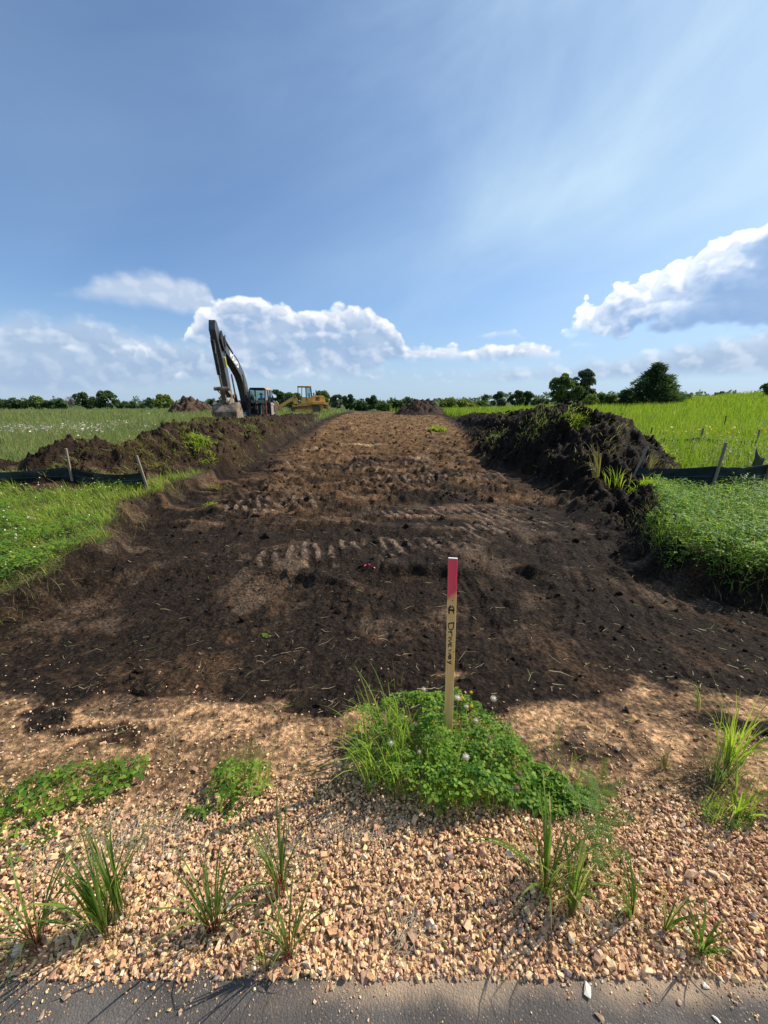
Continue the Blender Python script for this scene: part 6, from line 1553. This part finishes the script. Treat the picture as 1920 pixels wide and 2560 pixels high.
tree('broad_tree', 'round very dark tree standing free right of the loader', 'tree', 874, 84, 36, 984, mat=T_DARK, leafs=2400, seed=14, blobs=7)
tree('shrub', 'dark shrub right of the round dark tree', 'shrub', 902, 86, 36, 1001, mat=T_DARK, kind='bush', seed=15)
tree('broad_tree', 'dark two topped tree left of the far soil pile', 'tree', 932, 84, 38, 988, mat=T_DARK, leafs=2200, seed=16)
tree('shrub', 'mid green shrub before the far dark trees', 'shrub', 962, 76, 44, 1002, mat=T_MID, kind='bush', seed=17)
tree('shrub', 'dark low hedge left of the far soil pile foot', 'shrub', 992, 80, 44, 997, mat=T_DARK, kind='bush', seed=18)
tree('broad_tree', 'airy light tree rising behind the far soil pile', 'tree', 1024, 86, 50, 992, mat=T_GREY, leafs=1300, seed=19)
tree('shrub', 'yellow green bush directly right of the far soil pile', 'shrub', 1120, 66, 52, 991, mat=T_YEL, kind='bush', seed=20, leafs=2400)
tree('shrub', 'second yellow green bush further right of the far pile', 'shrub', 1165, 68, 60, 996, mat=T_YEL, kind='bush', seed=21, leafs=2400)
tree('broad_tree', 'tiny distant tree above the right field edge', 'tree', 1212, 150, 22, 986, mat=T_GREY, leafs=700, seed=22, blobs=5)
tree('shrub', 'low bush at the start of the right tree row', 'shrub', 1205, 80, 44, 999, mat=T_MID, kind='bush', seed=23)
tree('broad_tree', 'grey green small tree first of the right pair', 'tree', 1246, 74, 46, 978, mat=T_GREY, leafs=2200, seed=24)
tree('broad_tree', 'dark small tree second of the right pair', 'tree', 1292, 72, 42, 972, mat=T_DARK, leafs=2400, seed=25)
tree('broad_tree', 'dark tree leaning into the small right pair', 'tree', 1318, 73, 34, 974, mat=T_DARK, leafs=1700, seed=26)
tree('shrub', 'low shrubs between small pair and big light tree', 'shrub', 1350, 70, 46, 992, mat=T_GREY, kind='bush', seed=27)
tree('broad_tree', 'big light green tree with ragged crown on the right horizon', 'tree', 1405, 60, 80, 926, mat=T_MID, leafs=9000, seed=28, blobs=18, lsize=0.17)
tree('broad_tree', 'grey green taller tree behind the big light tree', 'tree', 1450, 62, 62, 920, mat=T_GREY, leafs=7500, seed=31, blobs=16, lsize=0.17)
tree('shrub', 'yellow green shrub at the foot of the big light tree', 'shrub', 1474, 56, 46, 984, mat=T_YEL, kind='bush', seed=32)
tree('shrub', 'round shrub between the big light tree and the dark cedar', 'shrub', 1500, 60, 36, 978, mat=T_MID, kind='bush', seed=33)
tree('shrub', 'second round shrub nearer to the dark cedar', 'shrub', 1528, 58, 38, 979, mat=T_MID, kind='bush', seed=34)
tree('shrub', 'dark shrub touching the left side of the dark cedar', 'shrub', 1562, 56, 40, 966, mat=T_DARK, kind='bush', seed=35)
tree('cedar_tree', 'wide dark cedar with spiky outline on the right horizon', 'tree', 1632, 54, 150, 908, mat=T_DARK, kind='cone', leafs=8500, seed=36, blobs=16, lsize=0.20)
tree('shrub', 'small low shrub right of the dark cedar', 'shrub', 1712, 62, 34, 985, mat=T_MID, kind='bush', seed=37, leafs=900)
tree('shrub', 'tiny distant shrub on the skyline far right', 'shrub', 1796, 110, 24, 978, mat=T_GREY, kind='bush', seed=38, leafs=600)
tree('broad_tree', 'tree cut by the right edge of the view', 'tree', 1935, 56, 60, 940, mat=T_MID, leafs=2200, seed=39)
# the far wood that closes the horizon, one mass
A = Acc(); n = 9000
px_ = rng.uniform(-700, 2700, n); dist = rng.uniform(150, 210, n); X = (px_ - 960) / 1000 * dist
bh = 2.0 + 1.8 * fbm(px_ / 40, px_ * 0, 1, 4, 801) + 1.0 * pn(px_ / 7, px_ * 0, 803)
zz = bh.clip(0.3, 5) * rng.random(n) ** 0.6 + 0.6 + 0.0008 * np.clip(X, 0, 60) ** 2
u = rng.normal(size=(n, 3)); v = rng.normal(size=(n, 3)); V, F = quads_of(p3(X, dist, zz), u * 0.42, v * 0.36); A.add(V, F, None, np.full(len(V), 0.5), np.repeat(rng.random(n), 4))
link('far_wood', A.mesh('far_wood', [T_GREY]), kind='stuff', label='distant wood along the horizon')

# ------------------------------------------------------------------ loose stones on the asphalt
pale = plain('pale_stone', (0.62, 0.55, 0.46), 0.7, var=0.15, sc=60); brn = plain('brown_stone', (0.40, 0.27, 0.17), 0.7, var=0.2, sc=60)
for (px, py, s0, mt_, lab) in ((105, 2540, 0.013, brn, 'tan pebble on the asphalt near its left end'), (450, 2532, 0.011, brn, 'small tan pebble on the asphalt left of the middle'), (1468, 2478, 0.019, pale, 'flat cream stone on the asphalt, left of the white one'),
                               (1762, 2465, 0.015, pale, 'whitish stone on the asphalt close to the gravel at right'), (1697, 2508, 0.012, brn, 'small rounded pebble lying at a shadow on the asphalt'), (1790, 2548, 0.010, pale, 'tiny white chip at the lower right of the asphalt'),
                               (165, 2493, 0.017, brn, 'stray pinkish stone fallen from the gravel at left'), (1500, 2546, 0.014, brn, 'dull brown pebble low in the middle right of the asphalt'), (480, 2500, 0.008, brn, 'very small pebble by the gravel edge left of the middle'), (830, 2470, 0.012, brn, 'stray stone beside the gravel edge left of centre')):
    d = pix_dir(px, py); k = CAM_H / -d[2]; P = np.array([[0, 0, 0.0]])
    V, F = stones(P, np.array([s0 * 1.25]), rng, lie=0.2, flat=(0.45, 0.6))
    o = link('pebble', mesh_np('pebble', V, [F], [mt_])); o.location = (d[0] * k, d[1] * k, s0 * 0.25); tagged(o, lab, 'pebble')
